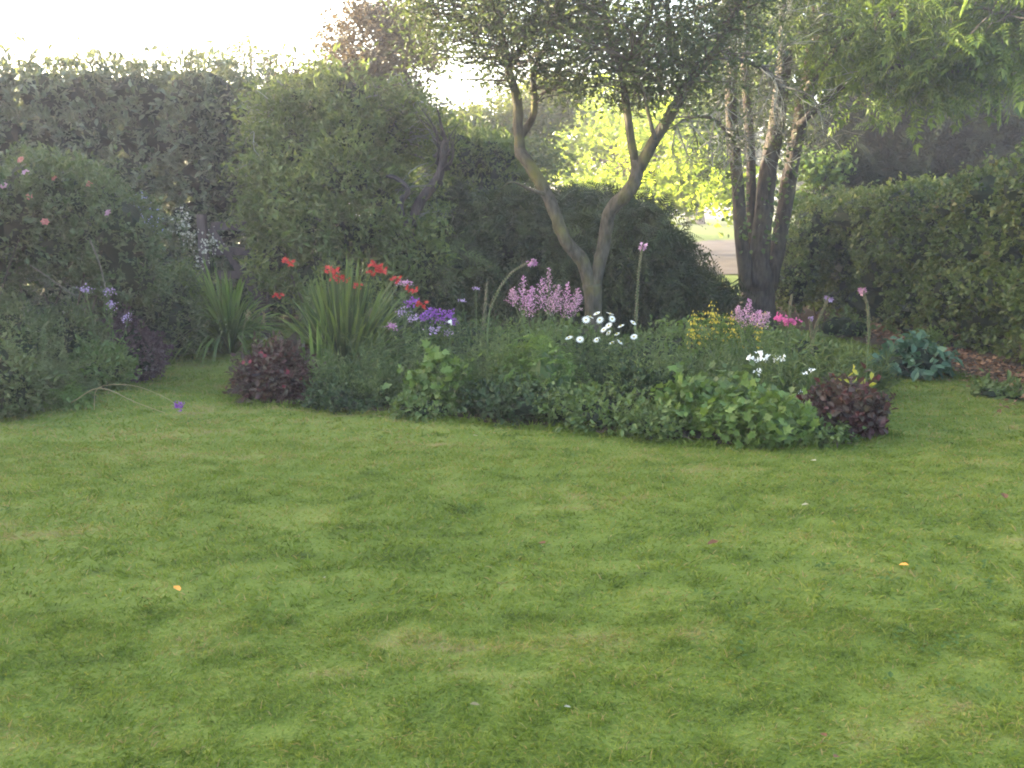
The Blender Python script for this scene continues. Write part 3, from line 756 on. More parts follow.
# ------------------------------------------------------------------ wooden gate
Yg = 12.3
b = at(238, Yg, H(-3.8, Yg))
root = thing('garden_gate', 'weathered grey wooden gate with a diagonal brace in front of the hedge', 'gate', b)
for px, top in ((209, 214), (266, 222)):
    m_ = MB(); c = at(px, Yg, 0); zt = Zof(top, Yg); box(m_, (c[0], Yg, zt / 2 - .05), (.11, .11, zt + .1), 0); m_.build('post', 'gate', root)
x0, x1 = at(213, Yg, 1)[0], at(262, Yg, 1)[0]; zt, zb = Zof(226, Yg), .35
for z in (zt, zt - .34, zt - .66, zb):
    m_ = MB(); box(m_, ((x0 + x1) / 2, Yg - .015, z), (x1 - x0 - .02, .045, .11)); m_.build('rail', 'gate', root)
m_ = MB(); L = math.hypot(x1 - x0, zt - zb); box(m_, ((x0 + x1) / 2, Yg - .062, (zt + zb) / 2), (L * .95, .035, .085), 0, .5, -math.atan2(zt - zb, x1 - x0)); m_.build('brace', 'gate', root)
m_ = MB(); box(m_, ((x0 + x1) / 2 + .45 * (x1 - x0), Yg - .05, (zt + zb) / 2), (.09, .03, zt - zb + .08)); m_.build('stile', 'gate', root)

# ------------------------------------------------------------------ flower builders
def florets(mb, c, n, r, size, rnd0=0.0, up=.3, k=0, T=LEAF, asp=.7):
    p = np.array(c) + rng.normal(size=(n, 3)) * np.broadcast_to(r, (3,))
    d = unit(rdirs(n) + [0, 0, up]); L = size * (.7 + .6 * rng.random(n))
    inst(mb, T, p, d, rdirs(n), L, L * asp, rnd0 + (1 - rnd0) * rng.random(n), k)

def star(mb, c, axis_, n, L, asp, rnd=None, cup=.25, T=OVAL, k=0):
    axis_ = unit(axis_); ref = unit(np.cross(axis_, [0.3, .2, .9] if abs(axis_[2]) < .9 else [1., 0, 0])); o = np.cross(axis_, ref)
    a = np.arange(n) / n * 6.283 + rng.random()
    d = np.cos(a)[:, None] * ref + np.sin(a)[:, None] * o + axis_ * cup
    inst(mb, T, np.repeat(np.array(c)[None], n, 0), d, axis_, L, L * asp, rng.random(n) if rnd is None else rnd, k)

def plume(root, base, tip, mat, w=.09, name='flower_plume'):
    """astilbe-like feathery pyramid"""
    m_ = MB(); base, tip = np.array(base), np.array(tip); ax = tip - base; L = np.linalg.norm(ax); axu = ax / L
    n = 22
    for i in range(n):
        u = .02 + .95 * i / n; c = base + ax * u; ln = w * (1.15 - u) * (.7 + .6 * rng.random())
        a = i * 2.4; ref = unit(np.cross(axu, [.3, 1, .1])); o = np.cross(axu, ref)
        d = unit(np.cos(a) * ref + np.sin(a) * o + axu * .6)
        q = np.linspace(.1, 1, 6)[:, None] * ln * d + c
        for qq in q: florets(m_, qq, 2, .004, .013, 0, .2)
    florets(m_, tip, 10, .008, .018)
    return m_.build(name, mat, root)

def stem(root, pts, r=.005, mat='stem', name='stem'):
    m_ = MB(); tube(m_, pts, np.linspace(r, r * .6, len(pts)), 5, rng.random()); return m_.build(name, mat, root)

def foxglove(label, pix, Ybase, r=.011, bells=4, bellmat='pink', pods=True):
    """tall seed-pod spike ending in a few pink bells, pix from base to tip"""
    pts = [P(px, py, Ybase) for px, py in pix]
    b = np.array([pts[0][0], Ybase, H(pts[0][0], Ybase)])
    root = thing('foxglove', label, 'foxglove', b, 'foxglove spikes in the flower bed')
    m_ = MB(); p = tube(m_, [b] + pts, np.linspace(r * .75, r * .3, len(pts) + 1), 6, .4, m=8); m_.build('stem', 'stem', root)
    if pods:
        m_ = MB()
        q = p[int(len(p) * .3):]
        for i in range(84):
            u = i / 84 * (len(q) - 1.01); j = int(u); c = q[j] + (q[j + 1] - q[j]) * (u - j); a = i * 2.2
            o = np.array([math.cos(a), math.sin(a), .3]) * (.014 * (1.1 - .6 * i / 84))
            ball(m_, c + o, (.0065, .0065, .009), rng.random(), 0, 6, 4)
        m_.build('seed_pods', 'pods', root)
    for i in range(bells * 2 if bells else 0):
        c = p[-1 - i // 2] + rng.normal(size=3) * .008; m_ = MB(); d = unit([rng.normal() * .8, -.6 + rng.normal() * .5, -.35])
        star(m_, c, d, 6, .042, .6, cup=1.1); m_.build('bell', bellmat, root)
    m_ = MB(); n = 14; a = rng.random(n) * 6.28
    inst(m_, OVAL, b + [0, 0, .05] + rng.normal(size=(n, 3)) * .03, np.stack([np.cos(a), np.sin(a), np.full(n, .6)], 1), [0, 0, 1], .22, .08, rng.random(n), 0, .3)
    m_.build('leaves', 'mid', root)
    return root

def sword_clump(name, label, cat, px, Y, n, hgt, spread, w, mat, droop=.35, arch=None, group=None, lean=(0, 0)):
    x = at(px, Y, 0.3)[0]; b = np.array([x, Y, H(x, Y)])
    root = thing(name, label, cat, b, group)
    m_ = MB(); a = rng.random(n) * 6.28; s = rng.random(n) ** .7 * spread
    d = np.stack([np.cos(a) * s + lean[0], np.sin(a) * s + lean[1], np.ones(n)], 1)
    L = hgt * (.6 + .55 * rng.random(n))
    inst(m_, STRAP, b + np.stack([np.cos(a), np.sin(a), 0 * a], 1) * (.11 * rng.random(n))[:, None], d, np.stack([np.cos(a), np.sin(a), .2 + 0 * a], 1) + .6 * rng.normal(size=(n, 3)), L, w, rng.random(n), 0, droop * (.4 + s / spread))
    m_.build('leaves', mat, root)
    return root, b

def mound(name, label, cat, px, Y, wpx, top, mat, size, n, T=OVAL, asp=.55, fill=.8, coremat='dark', per=6, spread=.05, core=.8, bot=None, nst=6, group=None, up=.6, depthr=None, **kw):
    """a perennial: several leafy lobes of uneven height on its own stems"""
    if T is not OVAL: coremat = mat
    x = at(px, Y, .2)[0]; g = H(x, Y); zt = Zof(top, Y); hw = wpx / 2 * Y / F
    hh = max(zt - g, .08); lum = []
    for i in range(7):
        a = i * 2.4; rr = (0 if i == 0 else .55 * hw); h_ = hh * (1 if i == 0 else .62 + .33 * rng.random())
        r = (hw * (.6 if i else .62), (depthr or hw) * .55, h_ * .5)
        lum.append((np.array([x + rr * math.cos(a), Y + rr * math.sin(a) * .8, g + h_ * .5]), r))
    return shrub(name, label, cat, lum, n, size, mat, base=(x, Y, g), T=T, asp=asp, per=per, spread=spread, depth=.26, core=core * .78, coremat=coremat, nst=nst, str_=.007, group=group, up=up, **kw)

def feathery(name, label, cat, px, Y, wpx, top, mat, n=70, leaf=.05, group=None, asp=.16, per=34):
    """fine upright stems with thread-like leaves"""
    x = at(px, Y, .2)[0]; g = H(x, Y); zt = Zof(top, Y); hw = wpx / 2 * Y / F; b = np.array([x, Y, g])
    root = thing(name, label, cat, b, group)
    m_, f = MB(), MB()
    for i in range(n):
        a = rng.random() * 6.28; rr = hw * math.sqrt(rng.random()); o = np.array([math.cos(a) * rr, math.sin(a) * rr * .8, 0])
        h_ = (zt - g) * (.4 + .72 * rng.random() ** 1.2) * (1 - .25 * (rr / hw) ** 2)
        p0 = b + o * .7; p2 = b + o * 1.15 + [rng.normal() * .03, rng.normal() * .03, h_]; p1 = (p0 + p2) / 2 + rng.normal(size=3) * .02
        tube(m_, [p0, p1, p2], [.004, .003, .0015], 3, rng.random(), m=2)
        u = rng.random(per) ** .8; q = p0 + (p2 - p0) * u[:, None] + rng.normal(size=(per, 3)) * .018
        L = leaf * (.6 + .8 * rng.random(per))
        inst(f, LEAF, q, unit(rdirs(per) * [1, 1, .5] + [0, 0, .5]), rdirs(per), L, L * asp, .5 * rng.random() + .5 * rng.random(per))
    m_.build('stems', 'stem', root); f.build('foliage', mat, root)
    return root

# ------------------------------------------------------------------ the border by the gate
lum = px_lumps([(20, 215, 9, 60, 50, .7), (75, 205, 9.2, 50, 40, .7), (115, 235, 9.2, 40, 48, .6), (-40, 220, 8.6, 60, 60, .8), (60, 250, 8.9, 40, 28, .4), (-20, 265, 8.6, 40, 40, .6), (130, 275, 9.2, 30, 30, .5), (40, 185, 9.1, 40, 30, .5)])
root = shrub('rose_bush', 'big sprawling rose bush with salmon pink roses at its top', 'rose bush', lum, 20000, .062, 'rose', asp=.55, per=9, spread=.07, depth=.18, core=.72, nst=14, str_=.012)
for px, py, Y in ((21, 160, 8.7), (26, 173, 8.6), (55, 178, 8.7), (89, 184, 8.8), (29, 197, 8.5), (108, 213, 8.7), (4, 186, 8.5), (45, 222, 8.4)):
    m_ = MB(); c = P(px, py, Y)
    for k in range(3): star(m_, c, [rng.normal() * .3, -.8, .6], 6 - k, .042 - .01 * k, .85, cup=.25 + .5 * k)
    m_.build('rose', 'salmon' if px % 2 else 'palepink', root)
m_ = MB()
for pts in ([(30, 265), (45, 275), (75, 296)], [(90, 240), (100, 265), (108, 300)]):
    tube(m_, [P(px, py, 8.5) for px, py in pts], [.008, .007, .005], 5, .8)
m_.build('bare_canes', 'twig', root)

G1 = 'low plants crowding the border edge'
mound('border_shrub', 'dense green shrub under the blue flowers at the back of the border', 'shrub', 150, 10.4, 110, 250, 'rose', .06, 6500, asp=.5, coremat='dark')
mound('border_plant', 'mid-green leafy plant beside the strap-leaved clump near the gate', 'plant', 180, 10.8, 66, 282, 'mid', .06, 3500)
mound('ornamental_plant', 'dark purple-leaved plant with fluffy pale heads in the border', 'plant', 132, 9.1, 62, 312, 'plum', .05, 3600, asp=.6)
mound('border_plant', 'grey-green bushy plant under the rose bush at the picture edge', 'plant', 14, 8.1, 90, 296, 'greybush', .045, 4200, group=G1, asp=.4)
mound('border_plant', 'grey-green bushy plant between the bare rose canes and purple-leaved plant', 'plant', 70, 8.6, 76, 300, 'greybush', .045, 4200, group=G1, asp=.4)
mound('border_plant', 'bright green leafy plant low in front of the purple-leaved plant', 'plant', 98, 8.3, 60, 345, 'mid', .05, 3000, group=G1)
mound('border_plant', 'leafy green plant in the nearest corner of the border', 'plant', 5, 7.0, 70, 335, 'greybush', .045, 3200, group=G1)
mound('border_plant', 'pale feathery-leaved plant spilling over the lawn edge', 'plant', 52, 7.6, 70, 366, 'greybush', .10, 1500, T=FROND, asp=.9, per=4, group=G1, droop=.3)
mound('border_plant', 'low dark green plant at the corner where border meets lawn strip', 'plant', 148, 10.3, 62, 322, 'mid', .05, 3400, group=G1)
mound('border_plant', 'small round green plant below the strap-leaved clump', 'plant', 194, 11.0, 44, 312, 'rose', .055, 2200, group=G1)
mound('border_plant', 'loose green plant beneath the white flowers', 'plant', 185, 11.3, 60, 258, 'lightshrub', .06, 2200, group=G1)
feathery('border_plant', 'wispy upright stems between the grey-green plants', 'plant', 35, 7.9, 80, 318, 'greybush', 40, group=G1)
mound('fern', 'pale green fern fronds arching over the lawn at the border edge', 'fern', 66, 7.4, 44, 388, 'lime', .16, 220, T=FROND, asp=.8, per=3, core=0, nst=0, droop=.5)

def spike_flower(name, label, cat, mat, heads, Y, leafmat_='mid', r=.035, nf=70, sz=.026, group=None, elong=1.5, part='flower_head'):
    c = np.mean([P(px, py, Y) for px, py in heads], 0); b = np.array([c[0], Y, H(c[0], Y)])
    root = thing(name, label, cat, b, group)
    for px, py in heads:
        h_ = P(px, py, Y + rng.normal() * .05)
        stem(root, [b + [rng.normal() * .05, rng.normal() * .05, 0], (b + h_) / 2 + rng.normal(size=3) * .03, h_], .005)
        m_ = MB(); florets(m_, h_, nf, (r, r, r * elong), sz); m_.build(part, mat, root)
    m_ = MB(); n = 26 * len(heads); u = rng.random(n); k = rng.integers(0, len(heads), n)
    hp = np.array([P(px, py, Y) for px, py in heads])[k]
    p = b + (hp - b) * (u * .9)[:, None] + rng.normal(size=(n, 3)) * .02
    inst(m_, LEAF, p, unit(rdirs(n) + [0, 0, .3]), [0, 0, 1], .08, .022, rng.random(n), 0, .2); m_.build('leaves', leafmat_, root)
    return root
spike_flower('delphinium', 'pale blue delphinium spikes beside the rose bush', 'delphinium', 'blue', [(147, 222), (153, 228), (143, 209), (126, 212)], 10.6, r=.05, nf=90, sz=.04)
GW = 'white flower clusters in front of the gate'
spike_flower('white_phlox', 'tall white flower cluster farthest from the gate, highest of the three', 'phlox', 'cream', [(182, 215), (179, 226)], 11.4, r=.05, nf=30, sz=.036, group=GW)
spike_flower('white_phlox', 'slender white flower cluster in the middle of the three', 'phlox', 'cream', [(193, 232), (186, 240)], 11.3, r=.045, nf=22, sz=.032, group=GW)
spike_flower('white_phlox', 'broad white flower cluster just above the strap-leaved clump', 'phlox', 'cream', [(209, 241), (203, 250), (215, 245), (200, 262)], 11.2, r=.05, nf=28, sz=.034, group=GW)
spike_flower('pale_flower', 'mauve and white small flowers above the purple-leaved plant', 'flowers', 'mauve', [(108, 292), (112, 305), (85, 290), (128, 318)], 8.4, r=.03, nf=30, sz=.025, elong=.7)
sword_clump('daylily', 'arching strap-leaved clump catching light below the gate', 'daylily', 226, 10.9, 560, 1.42, .95, .034, 'lime', .5, lean=(-.15, -.1))
for lab, px, py in (('pale nodding grass seed head in shade under the strap-leaved clump', 250, 312), ('second pale seed head leaning toward the red-leaved bush', 266, 316)):
    pts = [P(px - 8, py + 28, 9.9), P(px - 4, py + 6, 9.9), P(px, py, 9.9)]; b = np.array([pts[0][0], 9.9, H(pts[0][0], 9.9)])
    root = thing('seed_head', lab, 'seed head', b, 'grass seed heads by the lawn strip')
    stem(root, [b] + pts, .003, 'straw'); m_ = MB(); florets(m_, (pts[1] + pts[2]) / 2 , 50, (.012, .012, .04), .02); m_.build('head', 'straw', root)
# the stray purple flower hanging over the lawn on a long stem
b = np.array([at(92, 7.25, .2)[0], 7.25, H(-3.4, 7.25)]); e = P(179, 406, 6.9)
root = thing('scabious', 'single purple flower on a long stem leaning over the lawn', 'flower', b)
stem(root, [b, P(98, 388, 7.2), P(130, 385, 7.1), P(160, 395, 7.0), e], .003, 'straw')
m_ = MB(); florets(m_, e, 70, .016, .022); m_.build('flower_head', 'purple', root)
b = np.array([at(70, 7.1, .2)[0], 7.1, H(-3.5, 7.1)])
root = thing('dry_stalk', 'pale dry stem trailing from the border onto the grass', 'stem', b)
stem(root, [b + [0, 0, .1], P(100, 388, 7.0), P(135, 402, 6.9), P(165, 413, 6.8)], .005, 'straw')

# ------------------------------------------------------------------ the island bed
root = mound('barberry_bush', 'dark wine-red leaved bush at the near corner of the island bed', 'bush', 280, 7.75, 72, 344, 'darkred', .052, 5200, asp=.6, coremat='plum', depthr=.4)
for i in range(8):
    px, py = 240 + 68 * rng.random(), 348 + 45 * rng.random(); m_ = MB(); c = P(px, py, 7.42 + .1 * rng.random())
    star(m_, c, [rng.normal() * .4, -.8, .5], 6, .018 + .012 * rng.random(), .8); m_.build('flower', 'crimson', root)

root, b = sword_clump('crocosmia', 'tall sword-leaved clump with scarlet flowers rising over the red bush', 'crocosmia', 345, 8.4, 460, 1.42, .50, .032, 'croc', .28, lean=(.02, -.03))
m_ = MB(); n = 260; a = rng.random(n) * 3.4 - 1.7
d = np.stack([np.cos(a) * .8 + .35, np.sin(a) * .4 - .1, np.full(n, .9)], 1)
inst(m_, STRAP, b + [.15, 0, 0] + rng.normal(size=(n, 3)) * [.06, .06, 0], d, rdirs(n), 1.45 * (.6 + .5 * rng.random(n)), .022, .1 + .5 * rng.random(n), 0, .42)
m_.build('arching_leaves', 'croc', root)
for px, py, big in ((290, 263, 1), (279, 296, .8), (333, 271, 1.2), (338, 279, 1.0), (377, 266, 1.1), (382, 272, 1.1), (373, 273, .9), (358, 286, .7), (397, 280, .9), (413, 291, 1.0), (422, 306, 1.0), (347, 281, .6)):
    h_ = P(px, py, 8.3 + .1 * rng.normal())
    stem(root, [b + rng.normal(size=3) * [.05, .05, 0], b * .45 + h_ * .55 + [0, 0, .12], h_ + [rng.normal() * .03, 0, .01]], .004)
    m_ = MB()
    for k in range(8):
        c = h_ + np.array([(k - 4) * .014 * big, rng.normal() * .015, .02 * math.sin(k) * big + rng.normal() * .01])
        star(m_, c, [rng.normal() * .5, -.5, .6], 6, .034 * big, .45, cup=.7, T=LEAF)
    m_.build('flower_spray', 'red', root)
sword_clump('iris', 'paler upright sword leaves standing in front of the scarlet crocosmia', 'iris', 318, 7.9, 46, .8, .2, .034, 'lime', .12)
sword_clump('iris', 'small tuft of blue-green sword leaves between red bush and phlox', 'iris', 352, 7.9, 60, .62, .45, .02, 'feather', .4)

GP = 'leafy plants of the island bed'
def fl(*a, **k): return feathery('feathery_plant', *a, **k)
def lf(*a, **k): return mound('leafy_plant', *a, **k)
fl('fine-leaved dark plant at the bed edge just beside the wine-red bush', 'plant', 345, 7.55, 90, 352, 'feather', 80, group=GP)
fl('fine-leaved plant below the purple phlox', 'plant', 400, 7.7, 90, 330, 'feather', 90, group=GP)
fl('fine grey-green stems behind the lobed pale plant', 'plant', 455, 7.9, 90, 322, 'greybush', 90, group=GP)
lf('lobed pale green plant low at the bed edge under the phlox', 'plant', 440, 7.25, 62, 352, 'lime', .075, 1100, T=PALM, asp=.9, group=GP, per=4)
fl('fine dark plant at the bed edge under the pale pink flower', 'plant', 375, 7.35, 70, 372, 'feather', 70, group=GP)
fl('feathery plant between the lobed pale plant and the pinnate-leaved plant', 'plant', 492, 7.35, 80, 342, 'feather', 90, group=GP)
lf('pinnate-leaved yellow-green plant beneath the pink plumes', 'plant', 540, 7.4, 88, 335, 'lime', .17, 420, T=FROND, asp=.85, per=3, group=GP, droop=.3)
fl('wispy plant right behind the pinnate-leaved plant', 'plant', 520, 8.2, 100, 316, 'feather', 90, group=GP)
lf('low dark ground-hugging plant at the edge below the pinnate leaves', 'plant', 520, 6.95, 100, 385, 'dark', .05, 2600, group=GP)
fl('fine dark stems under the white daisies', 'plant', 605, 7.5, 90, 345, 'dark', 100, group=GP)
fl('wispy green plant between daisies and yellow loosestrife', 'plant', 655, 7.5, 100, 332, 'feather', 110, group=GP)
lf('brownish low plant at the edge below the daisies', 'plant', 595, 6.75, 110, 392, 'mid', .045, 3000, group=GP)
lf('dark-leaved low plant behind the brownish edge plant', 'plant', 640, 7.0, 90, 372, 'dark', .05, 2800, group=GP)
lf('pale scalloped-leaved clump at the bed edge below the loosestrife', 'plant', 690, 6.6, 66, 384, 'lime', .07, 1000, T=PALM, asp=.95, group=GP, per=4)
lf('broad-leaved light green clump nearest the lawn beside the dark red ball', 'plant', 758, 6.35, 112, 397, 'lime', .068, 2000, T=PALM, asp=.9, group=GP, per=4)
lf('broad-leaved green clump behind the light edge clump', 'plant', 730, 6.8, 100, 377, 'mid', .068, 2000, T=PALM, asp=.9, group=GP, per=4)
fl('dense fine plant in front of the yellow loosestrife', 'plant', 715, 7.4, 100, 338, 'feather', 110, group=GP)
fl('fine plant under the second pink plume', 'plant', 765, 7.5, 90, 335, 'mid', 90, group=GP)
fl('tall thin grassy plant behind the dark red ball', 'plant', 812, 7.3, 90, 342, 'lightshrub', 100, leaf=.09, asp=.08, group=GP)
lf('green mound behind the small white flowers', 'plant', 800, 8.6, 110, 330, 'mid', .05, 3000, group=GP)
fl('loose grassy tuft between the bed and the cabbage plant', 'plant', 850, 8.3, 80, 345, 'lightshrub', 80, leaf=.09, asp=.08, group=GP)
lf('dim green mound at the foot of the forked tree', 'plant', 560, 9.2, 150, 322, 'mid', .055, 3600, group=GP)
lf('dim green mound behind the daisies toward the conifer', 'plant', 670, 9.2, 150, 326, 'mid', .055, 3600, group=GP)
lf('dim green mound behind the phlox toward the stump', 'plant', 470, 9.3, 150, 318, 'dark', .055, 3600, group=GP)
lf('dark green mound behind the crocosmia', 'plant', 390, 9.3, 110, 300, 'dark', .055, 3200, group=GP)
lf('low green mound under the second pink plume toward the tree', 'plant', 740, 9.6, 140, 325, 'mid', .055, 3200, group=GP)
fl('dark fine stems on the bed edge between pale clump and brownish plant', 'plant', 640, 6.55, 60, 405, 'feather', 60, group=GP)
lf('small green tuft at the bed edge below the lobed pale plant', 'plant', 425, 7.0, 60, 398, 'mid', .04, 1500, group=GP)
lf('dark green tuft at the bed edge below the crocosmia', 'plant', 345, 7.3, 80, 385, 'dark', .04, 1800, group=GP)
fl('thin grassy plant behind the pinnate leaves toward the foxglove', 'plant', 580, 8.0, 80, 330, 'mid', 80, group=GP)
lf('small sprawling plant covering the bare soil left of the pale scalloped clump'.replace('left of', 'beside'), 'plant', 652, 6.42, 70, 412, 'mid', .045, 1500, group=GP)
lf('low leaves at the bed edge under the dark red ball', 'plant', 815, 6.25, 60, 425, 'mid', .05, 900, group=GP)

for px, Y, w, top, mt, lab in ((372, 8.0, 60, 300, 'lightshrub', 'loose pale stems mixed with the purple phlox'), (500, 7.9, 60, 312, 'lightshrub', 'loose pale stems standing below the curved foxglove'),
                               (575, 7.3, 60, 350, 'greybush', 'grey-green wisps in front of the daisies beside the pinnate leaves'), (640, 7.0, 70, 352, 'lightshrub', 'light wisps before the tallest foxglove'),
                               (700, 7.1, 70, 352, 'greybush', 'grey-green wisps under the yellow loosestrife'), (785, 6.9, 60, 355, 'lightshrub', 'light wisps behind the broad-leaved edge clump beside the white campion'),
                               (330, 7.75, 40, 345, 'greybush', 'grey-green wisps between the wine-red bush and the iris leaves'), (455, 7.15, 50, 362, 'greybush', 'grey-green wisps beside the lobed pale plant at the edge')):
    fl(lab, 'plant', px, Y, w, top, mt, 34, leaf=.055, group=GP, per=22)
# purple phlox, pink yarrow
spike_flower('purple_phlox', 'purple phlox heads next to the scarlet crocosmia', 'phlox', 'purple', [(432, 312), (440, 318), (447, 314), (425, 318), (452, 322), (410, 303)], 8.2, r=.03, nf=60, sz=.026, elong=.7)
spike_flower('mauve_phlox', 'pale mauve flower heads just below the purple phlox', 'phlox', 'mauve', [(415, 318), (436, 330), (447, 333), (403, 312)], 8.1, r=.03, nf=45, sz=.022, elong=.6)
spike_flower('yarrow', 'flat pale pink yarrow head among the scarlet flowers', 'yarrow', 'palepink', [(405, 283)], 8.1, r=.04, nf=80, sz=.02, elong=.25)
spike_flower('bergamot', 'single bright pink flower below the phlox', 'flower', 'pink', [(392, 326)], 7.9, r=.022, nf=50, sz=.026, elong=.6)
spike_flower('white_campion', 'single white flower at the edge of the purple phlox', 'flower', 'white', [(450, 323)], 7.9, r=.012, nf=14, sz=.022, elong=.6)
spike_flower('faded_yarrow', 'faded pink-grey flat heads in front of the dark conifer', 'yarrow', 'mauve', [(462, 301), (476, 289)], 8.6, r=.02, nf=30, sz=.018, elong=.25)

# astilbe plumes
def astilbe(label, spikes, Y, mats):
    c = np.mean([P(a, b_, Y) for a, b_, _, _ in spikes], 0); b = np.array([c[0], Y, H(c[0], Y)])
    root = thing('astilbe', label, 'astilbe', b, 'pink plumed astilbes')
    for i, (x0_, y0_, x1_, y1_) in enumerate(spikes):
        yy = Y + rng.normal() * .08; p0, p1 = P(x0_, y0_, yy), P(x1_, y1_, yy)
        stem(root, [b + rng.normal(size=3) * [.06, .05, 0], (b + p0) / 2 + rng.normal(size=3) * .02, p0, p1], .005)
        plume(root, p0, p1, mats[i % len(mats)], .085 + .02 * rng.random())
    m_ = MB(); n = 46; a = rng.random(n) * 6.28
    inst(m_, FROND, b + [0, 0, .15] + rng.normal(size=(n, 3)) * [.08, .06, .1], np.stack([np.cos(a), np.sin(a), np.full(n, .9)], 1), [0, 0, 1], .3, .22, rng.random(n), 0, .35)
    m_.build('leaves', 'mid', root)
astilbe('large group of feathery pink plumes in front of the forked trunk', [(521, 312, 524, 278), (515, 305, 512, 290), (527, 308, 533, 288), (548, 312, 549, 270), (540, 310, 543, 280), (557, 312, 559, 286), (566, 312, 568, 285),
        (573, 316, 578, 290), (562, 318, 582, 297), (550, 316, 556, 294), (532, 318, 528, 300)], 7.9, ['pink', 'palepink'])
astilbe('lone pink plume beside the yellow loosestrife', [(744, 328, 750, 300), (740, 324, 738, 308), (752, 326, 760, 312), (757, 328, 768, 314)], 7.8, ['pink', 'palepink'])

# daisies
b = np.array([at(606, 7.9, .2)[0], 7.9, H(.8, 7.9)])
root = thing('shasta_daisy', 'clump of white daisies with yellow centres at the foot of the forked tree', 'daisies', b)
for px, py in ((590, 317), (597, 314), (600, 320), (610, 314), (612, 319), (609, 326), (621, 326), (633, 323), (617, 334), (609, 333), (612, 343), (620, 342), (597, 340), (580, 340), (569, 338), (634, 337), (586, 320), (604, 330), (611, 373)):
    yy = 7.8 + .1 * rng.normal(); c = P(px, py, yy); ax = unit([rng.normal() * .5, -.45 + .4 * rng.normal(), .7])
    stem(root, [b + rng.normal(size=3) * [.08, .06, 0], (b + c) / 2 + rng.normal(size=3) * .025, c - ax * .01], .003)
    m_ = MB(); star(m_, c, ax, 14, .030 + .013 * rng.random(), .3, cup=.02 + .3 * rng.random() ** 2); fo = m_.build('flower', 'white', root)
    m_ = MB(); ball(m_, c + ax * .004, (.011, .011, .008), .6, 0, 8, 5); d_ = m_.build('disc', 'yellow', root); d_.parent = fo
m_ = MB(); n = 420
inst(m_, LEAF, b + rng.normal(size=(n, 3)) * [.16, .12, 0] + np.c_[np.zeros((n, 2)), .6 * rng.random(n)], unit(rdirs(n) + [0, 0, .6]), rdirs(n), .09, .018, rng.random(n), 0, .2)
m_.build('leaves', 'dark', root)

# yellow loosestrife
b = np.array([at(722, 8.0, .2)[0], 8.0, H(1.9, 8)])
root = thing('loosestrife', 'yellow flowered spikes in the bed beside the pink plume', 'loosestrife', b)
for px, top in ((694, 312), (701, 318), (708, 314), (713, 303), (717, 312), (728, 316), (733, 312), (764, 312), (758, 322), (690, 322), (740, 322)):
    yy = 8 + .1 * rng.normal(); tip = P(px, top, yy); lo = P(px + rng.normal() * 2, top + 30, yy)
    stem(root, [b + (lo - b) * [.7, 1, 0], lo, tip], .004)
    m_ = MB()
    for k in range(7):
        c = lo + (tip - lo) * (.15 + .85 * k / 6) + rng.normal(size=3) * .012
        for q_ in range(3 if k < 6 else 2):
            a = k * 1.1 + q_ * 2.1; star(m_, c + np.array([math.cos(a), math.sin(a), .2]) * .024, [math.cos(a), math.sin(a), .4], 5, .010 + .010 * rng.random(), .65, T=LEAF)
    m_.build('flower_spike', 'yellow', root)
m_ = MB(); n = 900
inst(m_, LEAF, b + np.c_[rng.normal(size=(n, 1)) * .24, rng.normal(size=(n, 1)) * .1, .05 + .72 * rng.random((n, 1))], unit(rdirs(n) + [0, 0, .2]), [0, 0, 1], .075, .024, rng.random(n), 0, .15)
m_.build('leaves', 'lime', root)

spike_flower('white_campion', 'row of small white flowers low in the bed before the pink plume', 'flowers', 'white', [(750, 358), (759, 353), (759, 360), (766, 359), (776, 359), (783, 359), (760, 372)], 7.1, r=.014, nf=16, sz=.028, elong=.6)
spike_flower('white_campion', 'two tiny white flowers near the tall grassy plant', 'flowers', 'white', [(805, 373), (813, 370), (800, 392)], 6.9, r=.008, nf=9, sz=.02, elong=.6)

foxglove('curved foxglove stalk bending over beside the big pink plumes', [(488, 325), (495, 298), (508, 277), (522, 266), (534, 261)], 7.9, .012, 4)
foxglove('tallest straight foxglove seed spike in front of the dark conifer', [(636, 330), (637, 300), (639, 270), (643, 243)], 8.2, .011, 2)
foxglove('foxglove spike with pink bells beside the lone plume', [(788, 345), (789, 325), (790, 308), (792, 294)], 8.0, .011, 0)
spike_flower('pink_mallow', 'bright pink flowers clustered on the foxglove beside the lone plume', 'flowers', 'hotpink', [(779, 318), (787, 322), (793, 321)], 7.9, r=.022, nf=40, sz=.03, elong=.7)
foxglove('short thin foxglove spike leaning toward the clipped hedge', [(812, 345), (817, 325), (824, 308), (829, 297)], 8.2, .008, 1, 'mauve')
foxglove('tall foxglove seed spike nearest the cabbage plant', [(868, 350), (869, 325), (867, 305), (862, 288)], 8.0, .012, 3, 'palepink')
foxglove('small budding foxglove spike next to the short thin one', [(812, 350), (811, 330), (810, 317)], 8.1, .008, 1, 'mauve')
foxglove('thin grey foxglove stalk behind the bent purple one', [(484, 325), (486, 300), (487, 282)], 8.4, .01, 0)

